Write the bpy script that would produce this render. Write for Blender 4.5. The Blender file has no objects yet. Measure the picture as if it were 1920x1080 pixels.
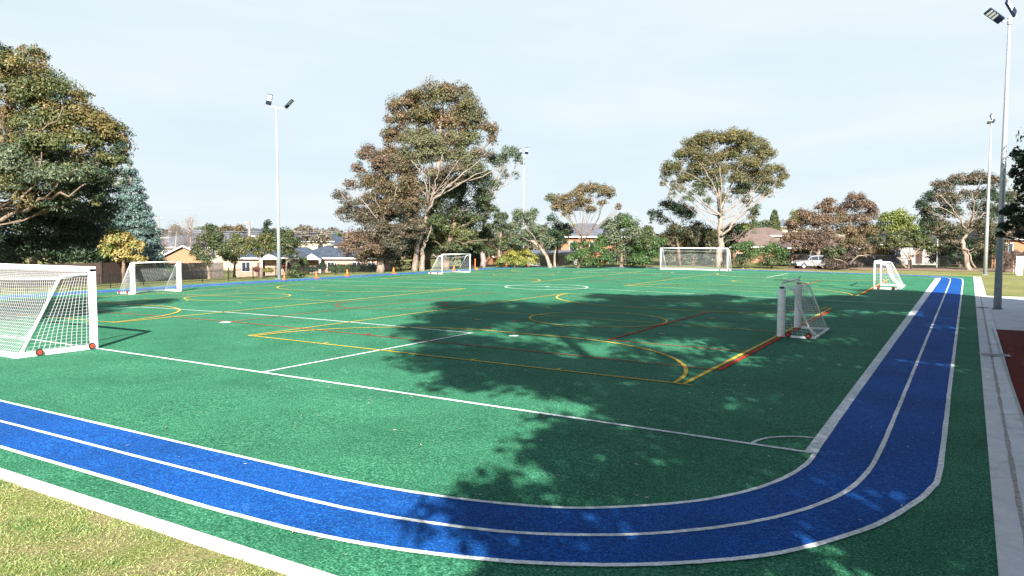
import bpy, bmesh, math, random
import numpy as np
from mathutils import Vector, Matrix
rnd = random.Random(7); NR = np.random.RandomState(11)
S = bpy.context.scene
COL = S.collection
R = math.radians

# ---------------------------------------------------------------- camera model (metres; X along the goal line, Y down the pitch)
F, PITCH, ROLL, YAW = 1419.2, 0.06348, 0.00191, 0.53574
CAM = np.array([24.8227, -13.0323, 3.264])
fw = np.array([-math.sin(YAW)*math.cos(PITCH), math.cos(YAW)*math.cos(PITCH), -math.sin(PITCH)])
r0 = np.array([math.cos(YAW), math.sin(YAW), 0.0]); u0 = np.cross(r0, fw)
RT = math.cos(ROLL)*r0 + math.sin(ROLL)*u0; UP = -math.sin(ROLL)*r0 + math.cos(ROLL)*u0
def W(px, py, t):
    return CAM + fw*t + RT*((px-960)/F*t) - UP*((py-540)/F*t)
def crown_z(x):
    x = min(max(x, -28.0), 28.0)
    return -.0105*(math.sqrt((x+.98)**2+9)-3)
def sst(a, b, x):
    x = min(max((x-a)/(b-a), 0.0), 1.0); return x*x*(3-2*x)
def ground(x, y):
    z = crown_z(x)
    z -= 1.75*sst(30, 62, -x)*(1-sst(150, 300, -x))
    d = math.hypot(x, y-33)
    z += 9.0*sst(170, 520, d) if x > -120 else 5.5*sst(170, 520, d)
    return z
def XY(px, t):
    p = W(px, 505, t); return p[0], p[1]
def base(px, t):
    x, y = XY(px, t); return np.array([x, y, ground(x, y)])
SUN = np.array([.9918, -1.4098, 1.0]); SUN /= np.linalg.norm(SUN)

# ---------------------------------------------------------------- object helpers
def link(name, me, mat, parent=None, loc=None, rz=None, smooth=False):
    o = bpy.data.objects.new(name, me); COL.objects.link(o)
    if mat is not None:
        for m in (mat if isinstance(mat, (list, tuple)) else [mat]): me.materials.append(m)
    if parent is not None: o.parent = parent
    if loc is not None: o.location = loc
    if rz is not None: o.rotation_euler = (0, 0, rz)
    if smooth:
        me.polygons.foreach_set('use_smooth', [True]*len(me.polygons))
    return o
def tag(o, label=None, cat=None, group=None, kind=None):
    if label: o['label'] = label
    if cat: o['category'] = cat
    if group: o['group'] = group
    if kind: o['kind'] = kind
    return o
def thing(name, label, cat, loc=(0, 0, 0), rz=0, group=None):
    o = bpy.data.objects.new(name, None); COL.objects.link(o); o.empty_display_size = .3
    o.location = tuple(loc); o.rotation_euler = (0, 0, rz)
    return tag(o, label, cat, group)
def copy_tree(o, parent=None, label=None):
    c = o.copy(); COL.objects.link(c); c.parent = parent
    if label: c['label'] = label
    for ch in list(o.children): copy_tree(ch, c)
    return c

class MB:
    def __init__(s): s.v = []; s.f = []; s.m = []
    def add(s, vs, fs, mi=0):
        n = len(s.v); s.v += [tuple(float(c) for c in p) for p in vs]
        s.f += [tuple(i+n for i in f) for f in fs]; s.m += [mi]*len(fs)
    def box(s, lo, hi, mi=0, M=None):
        x0, y0, z0 = lo; x1, y1, z1 = hi
        vs = [(x0,y0,z0),(x1,y0,z0),(x1,y1,z0),(x0,y1,z0),(x0,y0,z1),(x1,y0,z1),(x1,y1,z1),(x0,y1,z1)]
        if M is not None: vs = [tuple(M @ Vector(p)) for p in vs]
        s.add(vs, [(0,3,2,1),(4,5,6,7),(0,1,5,4),(1,2,6,5),(2,3,7,6),(3,0,4,7)], mi)
    def tube(s, pts, rad, n=8, mi=0, cap=True):
        pts = [np.array(p, float) for p in pts]
        if not hasattr(rad, '__len__'): rad = [rad]*len(pts)
        vs = []; k = len(pts); pa = None
        for i, p in enumerate(pts):
            d = pts[min(i+1, k-1)]-pts[max(i-1, 0)]; L = np.linalg.norm(d); d = d/L if L > 1e-9 else np.array([0, 0, 1.])
            if pa is None:
                h = np.array([0, 0, 1.]) if abs(d[2]) < .9 else np.array([1., 0, 0]); a = np.cross(d, h)
            else: a = pa-d*np.dot(pa, d)
            a /= np.linalg.norm(a); pa = a; b = np.cross(d, a)
            for j in range(n):
                q = 2*math.pi*(j+.5)/n; vs.append(p+rad[i]*(math.cos(q)*a+math.sin(q)*b))
        fs = [(i*n+j, i*n+(j+1) % n, (i+1)*n+(j+1) % n, (i+1)*n+j) for i in range(k-1) for j in range(n)]
        if cap: fs += [tuple(range(n-1, -1, -1)), tuple((k-1)*n+j for j in range(n))]
        s.add(vs, fs, mi)
    def bar(s, a, b, w, h=None, mi=0):          # square bar between two points
        h = h or w; a = np.array(a, float); b = np.array(b, float); d = b-a; d /= np.linalg.norm(d)
        up = np.array([0, 0, 1.]) if abs(d[2]) < .95 else np.array([0, 1., 0])
        x = np.cross(d, up); x /= np.linalg.norm(x); y = np.cross(x, d)
        vs = [p+sx*x*w/2+sy*y*h/2 for p in (a, b) for sx, sy in ((-1,-1),(1,-1),(1,1),(-1,1))]
        s.add(vs, [(0,1,2,3),(7,6,5,4),(0,4,5,1),(1,5,6,2),(2,6,7,3),(3,7,4,0)], mi)
    def quad(s, *p, mi=0): s.add(p, [tuple(range(len(p)))], mi)
    def mesh(s, name):
        me = bpy.data.meshes.new(name); me.from_pydata(s.v, [], s.f)
        if any(s.m): me.polygons.foreach_set('material_index', s.m)
        me.update(); return me
    def build(s, name, mat, parent=None, loc=None, rz=None, smooth=False, bevel=0):
        o = link(name, s.mesh(name), mat, parent, loc, rz, smooth)
        if bevel:
            b = o.modifiers.new('bevel', 'BEVEL'); b.width = bevel; b.segments = 2; b.limit_method = 'ANGLE'
        return o

# ---------------------------------------------------------------- materials
def newmat(name):
    m = bpy.data.materials.new(name); m.use_nodes = True; nt = m.node_tree
    return m, nt, nt.nodes['Principled BSDF']
def N(nt, t, **k):
    n = nt.nodes.new(t)
    for a, b in k.items(): setattr(n, a, b)
    return n
def ramp(nt, fac, stops):
    r = N(nt, 'ShaderNodeValToRGB'); e = r.color_ramp.elements
    while len(e) < len(stops): e.new(.5)
    for i, (p, c) in enumerate(stops):
        e[i].position = p; e[i].color = (*c, 1) if len(c) == 3 else c
    nt.links.new(fac, r.inputs[0]); return r.outputs[0]
def noise(nt, co, scale, detail=3, rough=.55, dist=0):
    n = N(nt, 'ShaderNodeTexNoise'); n.inputs['Scale'].default_value = scale; n.inputs['Detail'].default_value = detail
    n.inputs['Roughness'].default_value = rough; n.inputs['Distortion'].default_value = dist
    nt.links.new(co, n.inputs['Vector']); return n.outputs['Fac']
def mixc(nt, fac, a, b, mode='MIX'):
    m = N(nt, 'ShaderNodeMix', data_type='RGBA', blend_type=mode)
    for s_, v in ((m.inputs[0], fac), (m.inputs[6], a), (m.inputs[7], b)):
        if isinstance(v, (int, float)): s_.default_value = v
        elif isinstance(v, tuple): s_.default_value = (*v, 1) if len(v) == 3 else v
        else: nt.links.new(v, s_)
    return m.outputs[2]
def geo(nt, world=True):
    if world: return N(nt, 'ShaderNodeNewGeometry').outputs['Position']
    return N(nt, 'ShaderNodeTexCoord').outputs['Object']
def bump(nt, bs, h, strength=.3, dist=.02):
    b = N(nt, 'ShaderNodeBump'); b.inputs['Strength'].default_value = strength; b.inputs['Distance'].default_value = dist
    nt.links.new(h, b.inputs['Height']); nt.links.new(b.outputs[0], bs.inputs['Normal'])
def simple(name, col, rough=.6, var=.12, scale=6, metal=0, world=True, bmp=0, spec=.4):
    m, nt, bs = newmat(name); co = geo(nt, world)
    f = noise(nt, co, scale, 4)
    lo = tuple(max(0, c*(1-var)) for c in col); hi = tuple(min(1, c*(1+var)) for c in col)
    nt.links.new(ramp(nt, f, [(.3, lo), (.7, hi)]), bs.inputs['Base Color'])
    bs.inputs['Roughness'].default_value = rough; bs.inputs['Metallic'].default_value = metal
    bs.inputs['Specular IOR Level'].default_value = spec
    if bmp: bump(nt, bs, noise(nt, co, scale*8, 3), bmp, .01)
    return m
def turf(name, c_dark, c_mid, c_light, wear=.0, sheen=.3, fibre=None):
    m, nt, bs = newmat(name); co = geo(nt)
    fine = noise(nt, co, 34, 2, .75); mid = noise(nt, co, 5.5, 4, .65); big = noise(nt, co, .45, 4, .6, .4)
    c = ramp(nt, fine, [(.28, c_dark), (.5, c_mid), (.72, c_light)])
    c = mixc(nt, ramp(nt, mid, [(.35, (0, 0, 0)), (.7, (.55, .55, .55))]), c, c_mid)
    g = ramp(nt, big, [(.33, (.80, .84, .82)), (.66, (1.18, 1.14, 1.14))])
    c = mixc(nt, 1.0, c, g, 'MULTIPLY')
    g2 = ramp(nt, noise(nt, co, 13, 3, .7), [(.32, (.66, .70, .68)), (.68, (1.26, 1.22, 1.24))])
    c = mixc(nt, 1.0, c, g2, 'MULTIPLY')
    if name == 'green_turf':
        sp_ = N(nt, 'ShaderNodeSeparateXYZ'); nt.links.new(co, sp_.inputs[0])
        ma = N(nt, 'ShaderNodeMath', operation='MULTIPLY_ADD'); nt.links.new(sp_.outputs[1], ma.inputs[0]); ma.inputs[1].default_value = 1/3.7; ma.inputs[2].default_value = 40.3
        fl = N(nt, 'ShaderNodeMath', operation='FLOOR'); nt.links.new(ma.outputs[0], fl.inputs[0])
        wn = N(nt, 'ShaderNodeTexWhiteNoise', noise_dimensions='1D'); nt.links.new(fl.outputs[0], wn.inputs['W'])
        c = mixc(nt, 1.0, c, ramp(nt, wn.outputs['Value'], [(0, (.955, .96, .955)), (1, (1.05, 1.045, 1.05))]), 'MULTIPLY')
        fr = N(nt, 'ShaderNodeMath', operation='FRACT'); nt.links.new(ma.outputs[0], fr.inputs[0])
        c = mixc(nt, ramp(nt, fr.outputs[0], [(0, (.35, .35, .35)), (.006, (0, 0, 0))]), c, c_dark)
    if wear:
        w = ramp(nt, noise(nt, co, 1.7, 6, .75, 1.0), [(.60, (0, 0, 0)), (.78, (wear, wear, wear))])
        c = mixc(nt, w, c, tuple(min(1, x*1.6+.06) for x in c_light))
    nt.links.new(c, bs.inputs['Base Color']); bs.inputs['Roughness'].default_value = .75
    bs.inputs['Specular IOR Level'].default_value = .04
    bs.inputs['Sheen Weight'].default_value = sheen; bs.inputs['Sheen Roughness'].default_value = .28
    bs.inputs['Sheen Tint'].default_value = (*[min(1, x*1.5+.35) for x in c_mid], 1)
    bump(nt, bs, fine, .55, .02); return m
M = {}
M['turf'] = turf('green_turf', (.002, .028, .014), (.023, .138, .073), (.145, .42, .25), .12, .05)
M['turf_edge'] = turf('green_turf_border', (.006, .048, .032), (.022, .125, .078), (.06, .23, .15), .10, .05)
M['blue'] = turf('blue_turf', (.001, .020, .115), (.003, .058, .26), (.022, .19, .52), .28, .10)
M['white'] = turf('white_turf_line', (.50, .52, .50), (.72, .74, .72), (.82, .83, .82), 0, .05)
M['yellow'] = turf('yellow_turf_line', (.46, .28, .03), (.62, .42, .07), (.72, .54, .13), 0, .0)
M['red'] = turf('red_turf_line', (.30, .02, .012), (.45, .035, .02), (.55, .08, .04), 0, .0)
M['red_surface'] = turf('red_rubber', (.05, .006, .005), (.13, .016, .013), (.24, .045, .03), .1, .0)

def concrete(name, a, b, stain=.5):
    m, nt, bs = newmat(name); co = geo(nt)
    c = ramp(nt, noise(nt, co, 2.2, 8, .7), [(.3, a), (.7, b)])
    sp = ramp(nt, noise(nt, co, 60, 3, .6), [(.30, (.72, .72, .70)), (.5, (1, 1, 1))])
    c = mixc(nt, stain, c, sp, 'MULTIPLY')
    st = ramp(nt, noise(nt, co, .9, 7, .75, 1.2), [(.52, (1, 1, 1)), (.72, (.66, .62, .56))])
    c = mixc(nt, 1., c, st, 'MULTIPLY')
    nt.links.new(c, bs.inputs['Base Color']); bs.inputs['Roughness'].default_value = .85
    bump(nt, bs, noise(nt, co, 40, 4), .2, .01); return m
M['concrete'] = concrete('kerb_concrete', (.40, .41, .39), (.52, .52, .50))
M['gutter'] = concrete('gutter_concrete', (.60, .61, .61), (.76, .76, .75), .8)
M['pave'] = concrete('pavement_concrete', (.58, .59, .59), (.72, .72, .71), .4)
M['road'] = concrete('road_asphalt', (.09, .095, .10), (.14, .14, .15), .4)
M['joint'] = simple('joint_dirt', (.09, .085, .08), .9)

def lawn_mat():
    m, nt, bs = newmat('lawn'); co = geo(nt)
    big = noise(nt, co, .12, 5, .6); mid = noise(nt, co, 1.4, 6, .7, .5); fine = noise(nt, co, 26, 3, .75)
    g = ramp(nt, fine, [(.28, (.022, .045, .010)), (.5, (.135, .165, .045)), (.72, (.32, .33, .125))])
    dry = ramp(nt, fine, [(.3, (.15, .105, .062)), (.7, (.37, .29, .19))])
    k = ramp(nt, mid, [(.42, (0, 0, 0)), (.66, (.85, .85, .85))])
    c = mixc(nt, k, g, dry)
    far = ramp(nt, big, [(.35, (.75, .8, .7)), (.65, (1.15, 1.12, 1.0))])
    c = mixc(nt, 1., c, far, 'MULTIPLY')
    nt.links.new(c, bs.inputs['Base Color']); bs.inputs['Roughness'].default_value = .9
    bs.inputs['Specular IOR Level'].default_value = .15
    bump(nt, bs, fine, .8, .04); return m
M['lawn'] = lawn_mat()
def brick(name, a, b, mortar, sc=1.0):
    m, nt, bs = newmat(name); co = geo(nt, False)
    t = N(nt, 'ShaderNodeTexBrick'); t.inputs['Scale'].default_value = 4.0*sc
    t.inputs['Color1'].default_value = (*a, 1); t.inputs['Color2'].default_value = (*b, 1); t.inputs['Mortar'].default_value = (*mortar, 1)
    t.inputs['Mortar Size'].default_value = .012
    mp = N(nt, 'ShaderNodeMapping'); mp.inputs['Rotation'].default_value = (R(90), 0, 0)
    nt.links.new(co, mp.inputs[0]); nt.links.new(mp.outputs[0], t.inputs[0])
    nt.links.new(t.outputs[0], bs.inputs['Base Color']); bs.inputs['Roughness'].default_value = .85; return m
M['brick_orange'] = brick('orange_brick', (.20, .085, .038), (.27, .125, .058), (.22, .17, .13))
M['brick_pink'] = brick('pink_brick', (.30, .19, .14), (.37, .25, .19), (.34, .28, .23))
M['brick_red'] = brick('red_brick', (.26, .10, .06), (.36, .15, .09), (.35, .3, .25))
M['render_cream'] = simple('cream_render', (.32, .265, .20), .85, .06, 3)
M['render_white'] = simple('white_render', (.30, .295, .28), .8, .05, 3)
M['render_orange'] = simple('apricot_render', (.27, .155, .085), .85, .07, 2.5)
def rooftile(name, a, b, fleck=0):
    m, nt, bs = newmat(name); co = geo(nt, False)
    w = N(nt, 'ShaderNodeTexWave'); w.wave_type = 'BANDS'; w.bands_direction = 'Z'; w.inputs['Scale'].default_value = 2.2
    w.inputs['Distortion'].default_value = .4; nt.links.new(co, w.inputs[0])
    c = mixc(nt, ramp(nt, w.outputs['Fac'], [(.1, (0, 0, 0)), (.5, (1, 1, 1))]), a, b)
    if fleck:
        f = ramp(nt, noise(nt, co, 7, 2, .5), [(.64, (0, 0, 0)), (.68, (fleck, fleck, fleck))])
        c = mixc(nt, f, c, (.45, .47, .5))
    c = mixc(nt, 1., c, ramp(nt, noise(nt, co, 1.2, 4), [(.3, (.8, .8, .8)), (.7, (1.2, 1.2, 1.2))]), 'MULTIPLY')
    nt.links.new(c, bs.inputs['Base Color']); bs.inputs['Roughness'].default_value = .55; return m
M['roof_navy'] = rooftile('slate_roof', (.022, .030, .048), (.045, .060, .088), .8)
M['roof_dark'] = rooftile('charcoal_roof', (.03, .032, .036), (.07, .072, .08), .3)
M['roof_grey'] = rooftile('grey_roof', (.07, .08, .095), (.115, .125, .145))
M['roof_brown'] = rooftile('brown_roof', (.095, .065, .055), (.16, .115, .095))
M['roof_red'] = rooftile('terracotta_roof', (.20, .065, .04), (.28, .11, .07))
M['trim'] = simple('white_trim', (.58, .58, .56), .5, .04, 3)
M['white_paint'] = simple('white_powder_coat', (.80, .80, .80), .35, .04, 5)
M['pad'] = simple('white_vinyl_pad', (.84, .85, .86), .5, .10, 7)
M['cord'] = simple('white_net_cord', (.55, .56, .56), .8, .05, 20)
M['black'] = simple('black_powder_coat', (.012, .013, .014), .45, .3, 5)
M['dark_frame'] = simple('dark_lamp_metal', (.018, .028, .055), .4, .2, 5)
M['lamp_face'] = simple('lamp_glass', (.62, .64, .62), .25, .1, 20)
M['galv'] = simple('galvanised_steel', (.40, .42, .44), .42, .18, 9, .45)
M['rubber'] = simple('tyre_rubber', (.02, .02, .02), .8, .3, 30)
M['rim_red'] = simple('red_plastic', (.62, .055, .03), .45, .1, 30)
M['orange'] = simple('orange_plastic', (.80, .16, .03), .5, .08, 20)
M['green_clip'] = simple('green_plastic', (.02, .20, .13), .5, .1, 20)
M['timber_grey'] = simple('weathered_paling', (.19, .16, .135), .9, .25, 5)
M['timber_brown'] = simple('brown_paling', (.045, .028, .022), .9, .3, 5)
M['vine'] = simple('dry_vine_stems', (.13, .085, .07), .95, .4, 7, bmp=.6)
M['pole_wood'] = simple('pole_timber', (.17, .15, .135), .85, .2, 4)
M['car_paint'] = simple('leaf_shaded_car_paint', (.26, .275, .29), .25, .03, 3, .3)  # whitish car; the shade of the leaves over it is darkened into the paint
M['glass'] = simple('dark_window_glass', (.025, .03, .04), .08, .2, 2, spec=.8)
M['wire'] = simple('wire', (.16, .17, .19), .6)
M['gold_door'] = simple('dark_door', (.06, .035, .03), .5)
M['garage'] = simple('cream_garage_door', (.40, .36, .30), .6, .04, 2)
M['tank'] = simple('dark_tank', (.035, .04, .05), .6, .2, 2)
M['grate'] = simple('steel_grate', (.10, .13, .16), .5, .3, 20, .3)
M['blue_box'] = simple('blue_plastic', (.01, .03, .11), .5, .2, 5)

def bark(name, a, b, sc=3.0):
    m, nt, bs = newmat(name); co = geo(nt)
    mp = N(nt, 'ShaderNodeMapping'); mp.inputs['Scale'].default_value = (1, 1, .35)
    nt.links.new(co, mp.inputs[0]); n = noise(nt, mp.outputs[0], sc, 6, .7, .6)
    nt.links.new(ramp(nt, n, [(.32, a), (.6, b)]), bs.inputs['Base Color']); bs.inputs['Roughness'].default_value = .85
    bump(nt, bs, n, .5, .05); return m
M['bark_pale'] = bark('pale_gum_bark', (.10, .068, .048), (.27, .215, .175))
M['bark_brown'] = bark('brown_bark', (.06, .038, .026), (.18, .125, .09))
M['bark_dark'] = bark('dark_bark', (.03, .022, .018), (.10, .075, .06))
M['bark_grey'] = bark('grey_twig_bark', (.14, .11, .10), (.27, .22, .20))
def leafmat():
    m, nt, bs = newmat('foliage'); a = N(nt, 'ShaderNodeAttribute'); a.attribute_name = 'leaf_tone'
    nt.links.new(a.outputs['Color'], bs.inputs['Base Color']); bs.inputs['Roughness'].default_value = .5
    bs.inputs['Specular IOR Level'].default_value = .35
    t = N(nt, 'ShaderNodeBsdfTranslucent'); nt.links.new(a.outputs['Color'], t.inputs['Color'])
    mx = N(nt, 'ShaderNodeMixShader'); mx.inputs[0].default_value = .22
    out = nt.nodes['Material Output']
    nt.links.new(bs.outputs[0], mx.inputs[1]); nt.links.new(t.outputs[0], mx.inputs[2]); nt.links.new(mx.outputs[0], out.inputs[0])
    return m
M['leaf'] = leafmat()

# ---------------------------------------------------------------- foliage
def leaf_mesh(name, C, Nn, L, Wd, colr):
    """C centres, Nn normals, L long axis (all n x 3) -> one diamond-ish quad per leaf spray"""
    n = len(C); B = np.cross(Nn, L); B /= np.linalg.norm(B, axis=1)[:, None]+1e-9
    L = np.cross(B, Nn)
    v = np.empty((n, 4, 3)); hl = (Wd[:, 1]/2)[:, None]; hw = (Wd[:, 0]/2)[:, None]
    v[:, 0] = C-L*hl; v[:, 1] = C+B*hw-L*hl*.1; v[:, 2] = C+L*hl; v[:, 3] = C-B*hw+L*hl*.15
    me = bpy.data.meshes.new(name)
    me.vertices.add(n*4); me.vertices.foreach_set('co', v.ravel())
    me.loops.add(n*4); me.loops.foreach_set('vertex_index', np.arange(n*4, dtype=np.int32))
    me.polygons.add(n); me.polygons.foreach_set('loop_start', np.arange(0, n*4, 4, dtype=np.int32))
    try: me.polygons.foreach_set('loop_total', np.full(n, 4, dtype=np.int32))
    except Exception: pass
    at = me.attributes.new('leaf_tone', 'FLOAT_COLOR', 'POINT')
    cc = np.ones((n, 4, 4)); cc[:, :, :3] = colr[:, None, :]
    at.data.foreach_set('color', cc.ravel()); me.update(); me.validate(); return me
def unit(n):
    a = NR.normal(size=(n, 3)); return a/np.linalg.norm(a, axis=1)[:, None]
def crown_arrays(blobs, size, dens=1., clump=.42, droop=.5):
    """blobs: (centre xyz, (rx,ry,rz), (tone a, tone b), fill)"""
    Cs, Ns, Ls, Ws, Ks = [], [], [], [], []
    alltones = [b_[2] for b_ in blobs]
    for c, rr, tones, fill in blobs:
        c = np.array(c); rr = np.array(rr, float); rm = rr.mean()
        cr = max(.5, clump*1.2*min(rm, 2.6)) if rm > 1.0 else rm*.5
        nc = max(6, int(fill*5.2*(rr[0]*rr[1]+rr[0]*rr[2]+rr[1]*rr[2])/(cr*cr)*.55))
        d = unit(nc); d[:, 2] = np.where((d[:, 2] < -.35) & (NR.rand(nc) < .55), -d[:, 2]*.6, d[:, 2])
        rad = .40+.72*NR.rand(nc)**.6
        cc = c+d*rr*rad[:, None]*(1-.25*cr/rm)
        ta, tb = np.array(tones[0]), np.array(tones[1])
        for k in range(nc):
            if NR.rand() < .3:
                tq = alltones[NR.randint(len(alltones))]; ta, tb = np.array(tq[0]), np.array(tq[1])
            else: ta, tb = np.array(tones[0]), np.array(tones[1])
            s2 = cr*(.65+.6*NR.rand()); n = max(6, int(dens*10.5*(s2/size)**2*.55))
            g = NR.normal(size=(n, 3)); g /= np.maximum(1, np.linalg.norm(g, axis=1)/1.6)[:, None]
            p = cc[k]+g*np.array([s2*.58, s2*.58, s2*.36]); p[:, 2] += (.22-.18*(g[:, 0]**2+g[:, 1]**2))*s2
            nn = unit(n)*.62+d[k]*.3+np.array([0, 0, .30])+g*.62; nn /= np.linalg.norm(nn, axis=1)[:, None]
            l = unit(n)+np.array([0, 0, -droop]); l /= np.linalg.norm(l, axis=1)[:, None]
            w = size*(.6+.8*NR.rand(n)); q = np.clip(NR.rand()*.8+NR.rand(n)*.7-.25, 0, 1.25)[:, None]
            col = (ta*(1-q)+tb*q)*(.75+.5*NR.rand(n))[:, None]*.80
            Cs.append(p); Ns.append(nn); Ls.append(l); Ws.append(np.stack([w*.55, w*1.25], 1)); Ks.append(col)
    return [np.concatenate(a) for a in (Cs, Ns, Ls, Ws, Ks)]
def bezier(a, b, c, n):
    t = np.linspace(0, 1, n)[:, None]; return (1-t)**2*a+2*t*(1-t)*b+t*t*c
def wiggle(P, amp):
    P = P.copy(); k = len(P)
    if k > 2: P[1:-1] += NR.normal(size=(k-2, 3))*amp
    return P
def tree(name, label, b, trunk, r, blobs, size, barkm, group=None, dens=1., limbs=(), clump=.42, droop=.5, twigs=3, cat='tree', auto=True, ls=.75):
    """b base point, trunk list of world points from base up, r base radius"""
    b = np.array(b, float)
    o = thing(name, label, cat, b, 0, group)
    tp = [np.array(p, float) for p in trunk]; tp[0] = b-np.array([0, 0, .15])
    mb = MB()
    # resample the trunk
    T = []
    for i in range(len(tp)-1):
        for s in np.linspace(0, 1, 4, endpoint=False): T.append(tp[i]*(1-s)+tp[i+1]*s)
    T.append(tp[-1]); T = np.array(T); T[1:-1] += NR.normal(size=(len(T)-2, 3))*r*.18
    h = np.linspace(0, 1, len(T)); rad = r*(1-.62*h); rad[0] *= 1.35; rad[1] *= 1.06 if len(rad) > 2 else 1
    mb.tube(T-b, list(rad), 9)
    for L in limbs:           # explicit limbs: (points, r0, r1)
        pts, a0, a1 = L; pts = np.array(pts, float)
        Q = []
        for i in range(len(pts)-1):
            for s in np.linspace(0, 1, 3, endpoint=False): Q.append(pts[i]*(1-s)+pts[i+1]*s)
        Q.append(pts[-1]); Q = wiggle(np.array(Q), a0*.35)
        mb.tube(Q-b, list(np.linspace(a0*.6, a1*.55, len(Q))), 7)
    if auto:
        for c, rr, tn, fill in blobs:
            c = np.array(c); rm = min(rr)
            hz = (c[2]-b[2])
            cand = [i for i in range(len(T)) if T[i][2]-b[2] < hz*.8] or [len(T)-1]
            cost = [np.linalg.norm(T[i]-c)+.6*abs((T[i][2]-b[2])-hz*.55) for i in cand]
            i = cand[int(np.argmin(cost))]
            s0 = T[i]; d = np.linalg.norm(c-s0)
            rl = ls*min(rad[i]*.45, .017*d**.9+.02*r)
            mid = s0*.5+c*.5+np.array([0, 0, -.06*d])+NR.normal(size=3)*.07*d
            P = wiggle(bezier(s0, mid, c+np.array([0, 0, rr[2]*.2]), 7), .02*d)
            mb.tube(P-b, list(np.linspace(rl, max(.014, rl*.3), 7)), 6)
            for _ in range(twigs):
                e = c+unit(1)[0]*np.array(rr)*.85; e[2] = max(e[2], c[2]-rr[2]*.2)
                j = NR.randint(3, 6)
                Q = bezier(P[j], (P[j]+e)/2+NR.normal(size=3)*.1*rm+np.array([0, 0, .1*rm]), e, 5)
                mb.tube(Q-b, list(np.linspace(max(.02, rl*.42), .012, 5)), 4)
    mb.build('trunk', M[barkm], o, smooth=True)
    if blobs:
        C, n_, l_, w_, k_ = crown_arrays(blobs, size, dens, clump, droop)
        cr = link('crown', leaf_mesh('crown', C-b, n_, l_, w_, k_), M['leaf'], o)
    return o
def pblobs(t, lst, tones, depth=.85):
    """pixel blobs (px,py,rx,ry[,tone index[,fill[,dt]]]) at camera depth t"""
    out = []
    for e in lst:
        px, py, rx, ry = e[:4]; ti = e[4] if len(e) > 4 else 0; fi = e[5] if len(e) > 5 else 1.; dt = e[6] if len(e) > 6 else NR.uniform(-1, 1)*rx*t/F*.5
        c = W(px, py, t+dt); out.append((c, (rx*t/F*depth, rx*t/F, ry*t/F), tones[ti], fi))
    return out
def ptree(name, label, px, t, trunk_px, rpx, blobs, tones, size, barkm, limbs=(), **k):
    b = base(px, t)
    tr = [b]+[W(p[0], p[1], t+(p[2] if len(p) > 2 else 0)) for p in trunk_px]
    lb = [([W(p[0], p[1], t+(p[2] if len(p) > 2 else -.6)) for p in pts], a*t/F, c*t/F) for pts, a, c in limbs]
    return tree(name, label, b, tr, rpx*t/F, pblobs(t, blobs, tones), size, barkm, limbs=lb, **k)
# leaf tones (albedo)
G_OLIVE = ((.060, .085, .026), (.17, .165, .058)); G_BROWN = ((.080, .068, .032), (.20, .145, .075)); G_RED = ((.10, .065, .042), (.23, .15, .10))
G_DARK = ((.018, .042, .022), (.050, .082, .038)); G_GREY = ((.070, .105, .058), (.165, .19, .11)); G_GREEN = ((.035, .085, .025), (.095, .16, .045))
G_GOLD = ((.24, .19, .05), (.50, .40, .15)); G_BLUE = ((.075, .14, .125), (.19, .27, .25)); G_LIME = ((.12, .16, .035), (.24, .27, .07)); G_DRY = ((.13, .105, .065), (.24, .19, .12))
G_MID = ((.04, .07, .028), (.11, .125, .05)); G_YEL = ((.20, .20, .04), (.42, .38, .08))

# ================================================================= SETTING: ground
def axis(lo, hi, core_lo, core_hi, step, n=22):
    a = list(np.arange(core_lo, core_hi+.01, step)); e = [core_lo-(core_lo-lo)*(k/n)**2.3 for k in range(n, 0, -1)]
    f = [core_hi+(hi-core_hi)*(k/n)**2.3 for k in range(1, n+1)]; return e+a+f
xs = axis(-2600, 2400, -80, 60, 2.0); ys = axis(-1200, 3200, -30, 130, 2.0)
mb = MB(); mb.v = [(x, y, ground(x, y)-.035-(.05 if (-25.5 < x < 24.5 and -6.5 < y < 72.5) else 0)) for y in ys for x in xs]
nx = len(xs); mb.f = [(j*nx+i, j*nx+i+1, (j+1)*nx+i+1, (j+1)*nx+i) for j in range(len(ys)-1) for i in range(nx-1)]; mb.m = [0]*len(mb.f)
tag(mb.build('ground', M['lawn'], smooth=True), kind='structure')

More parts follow.
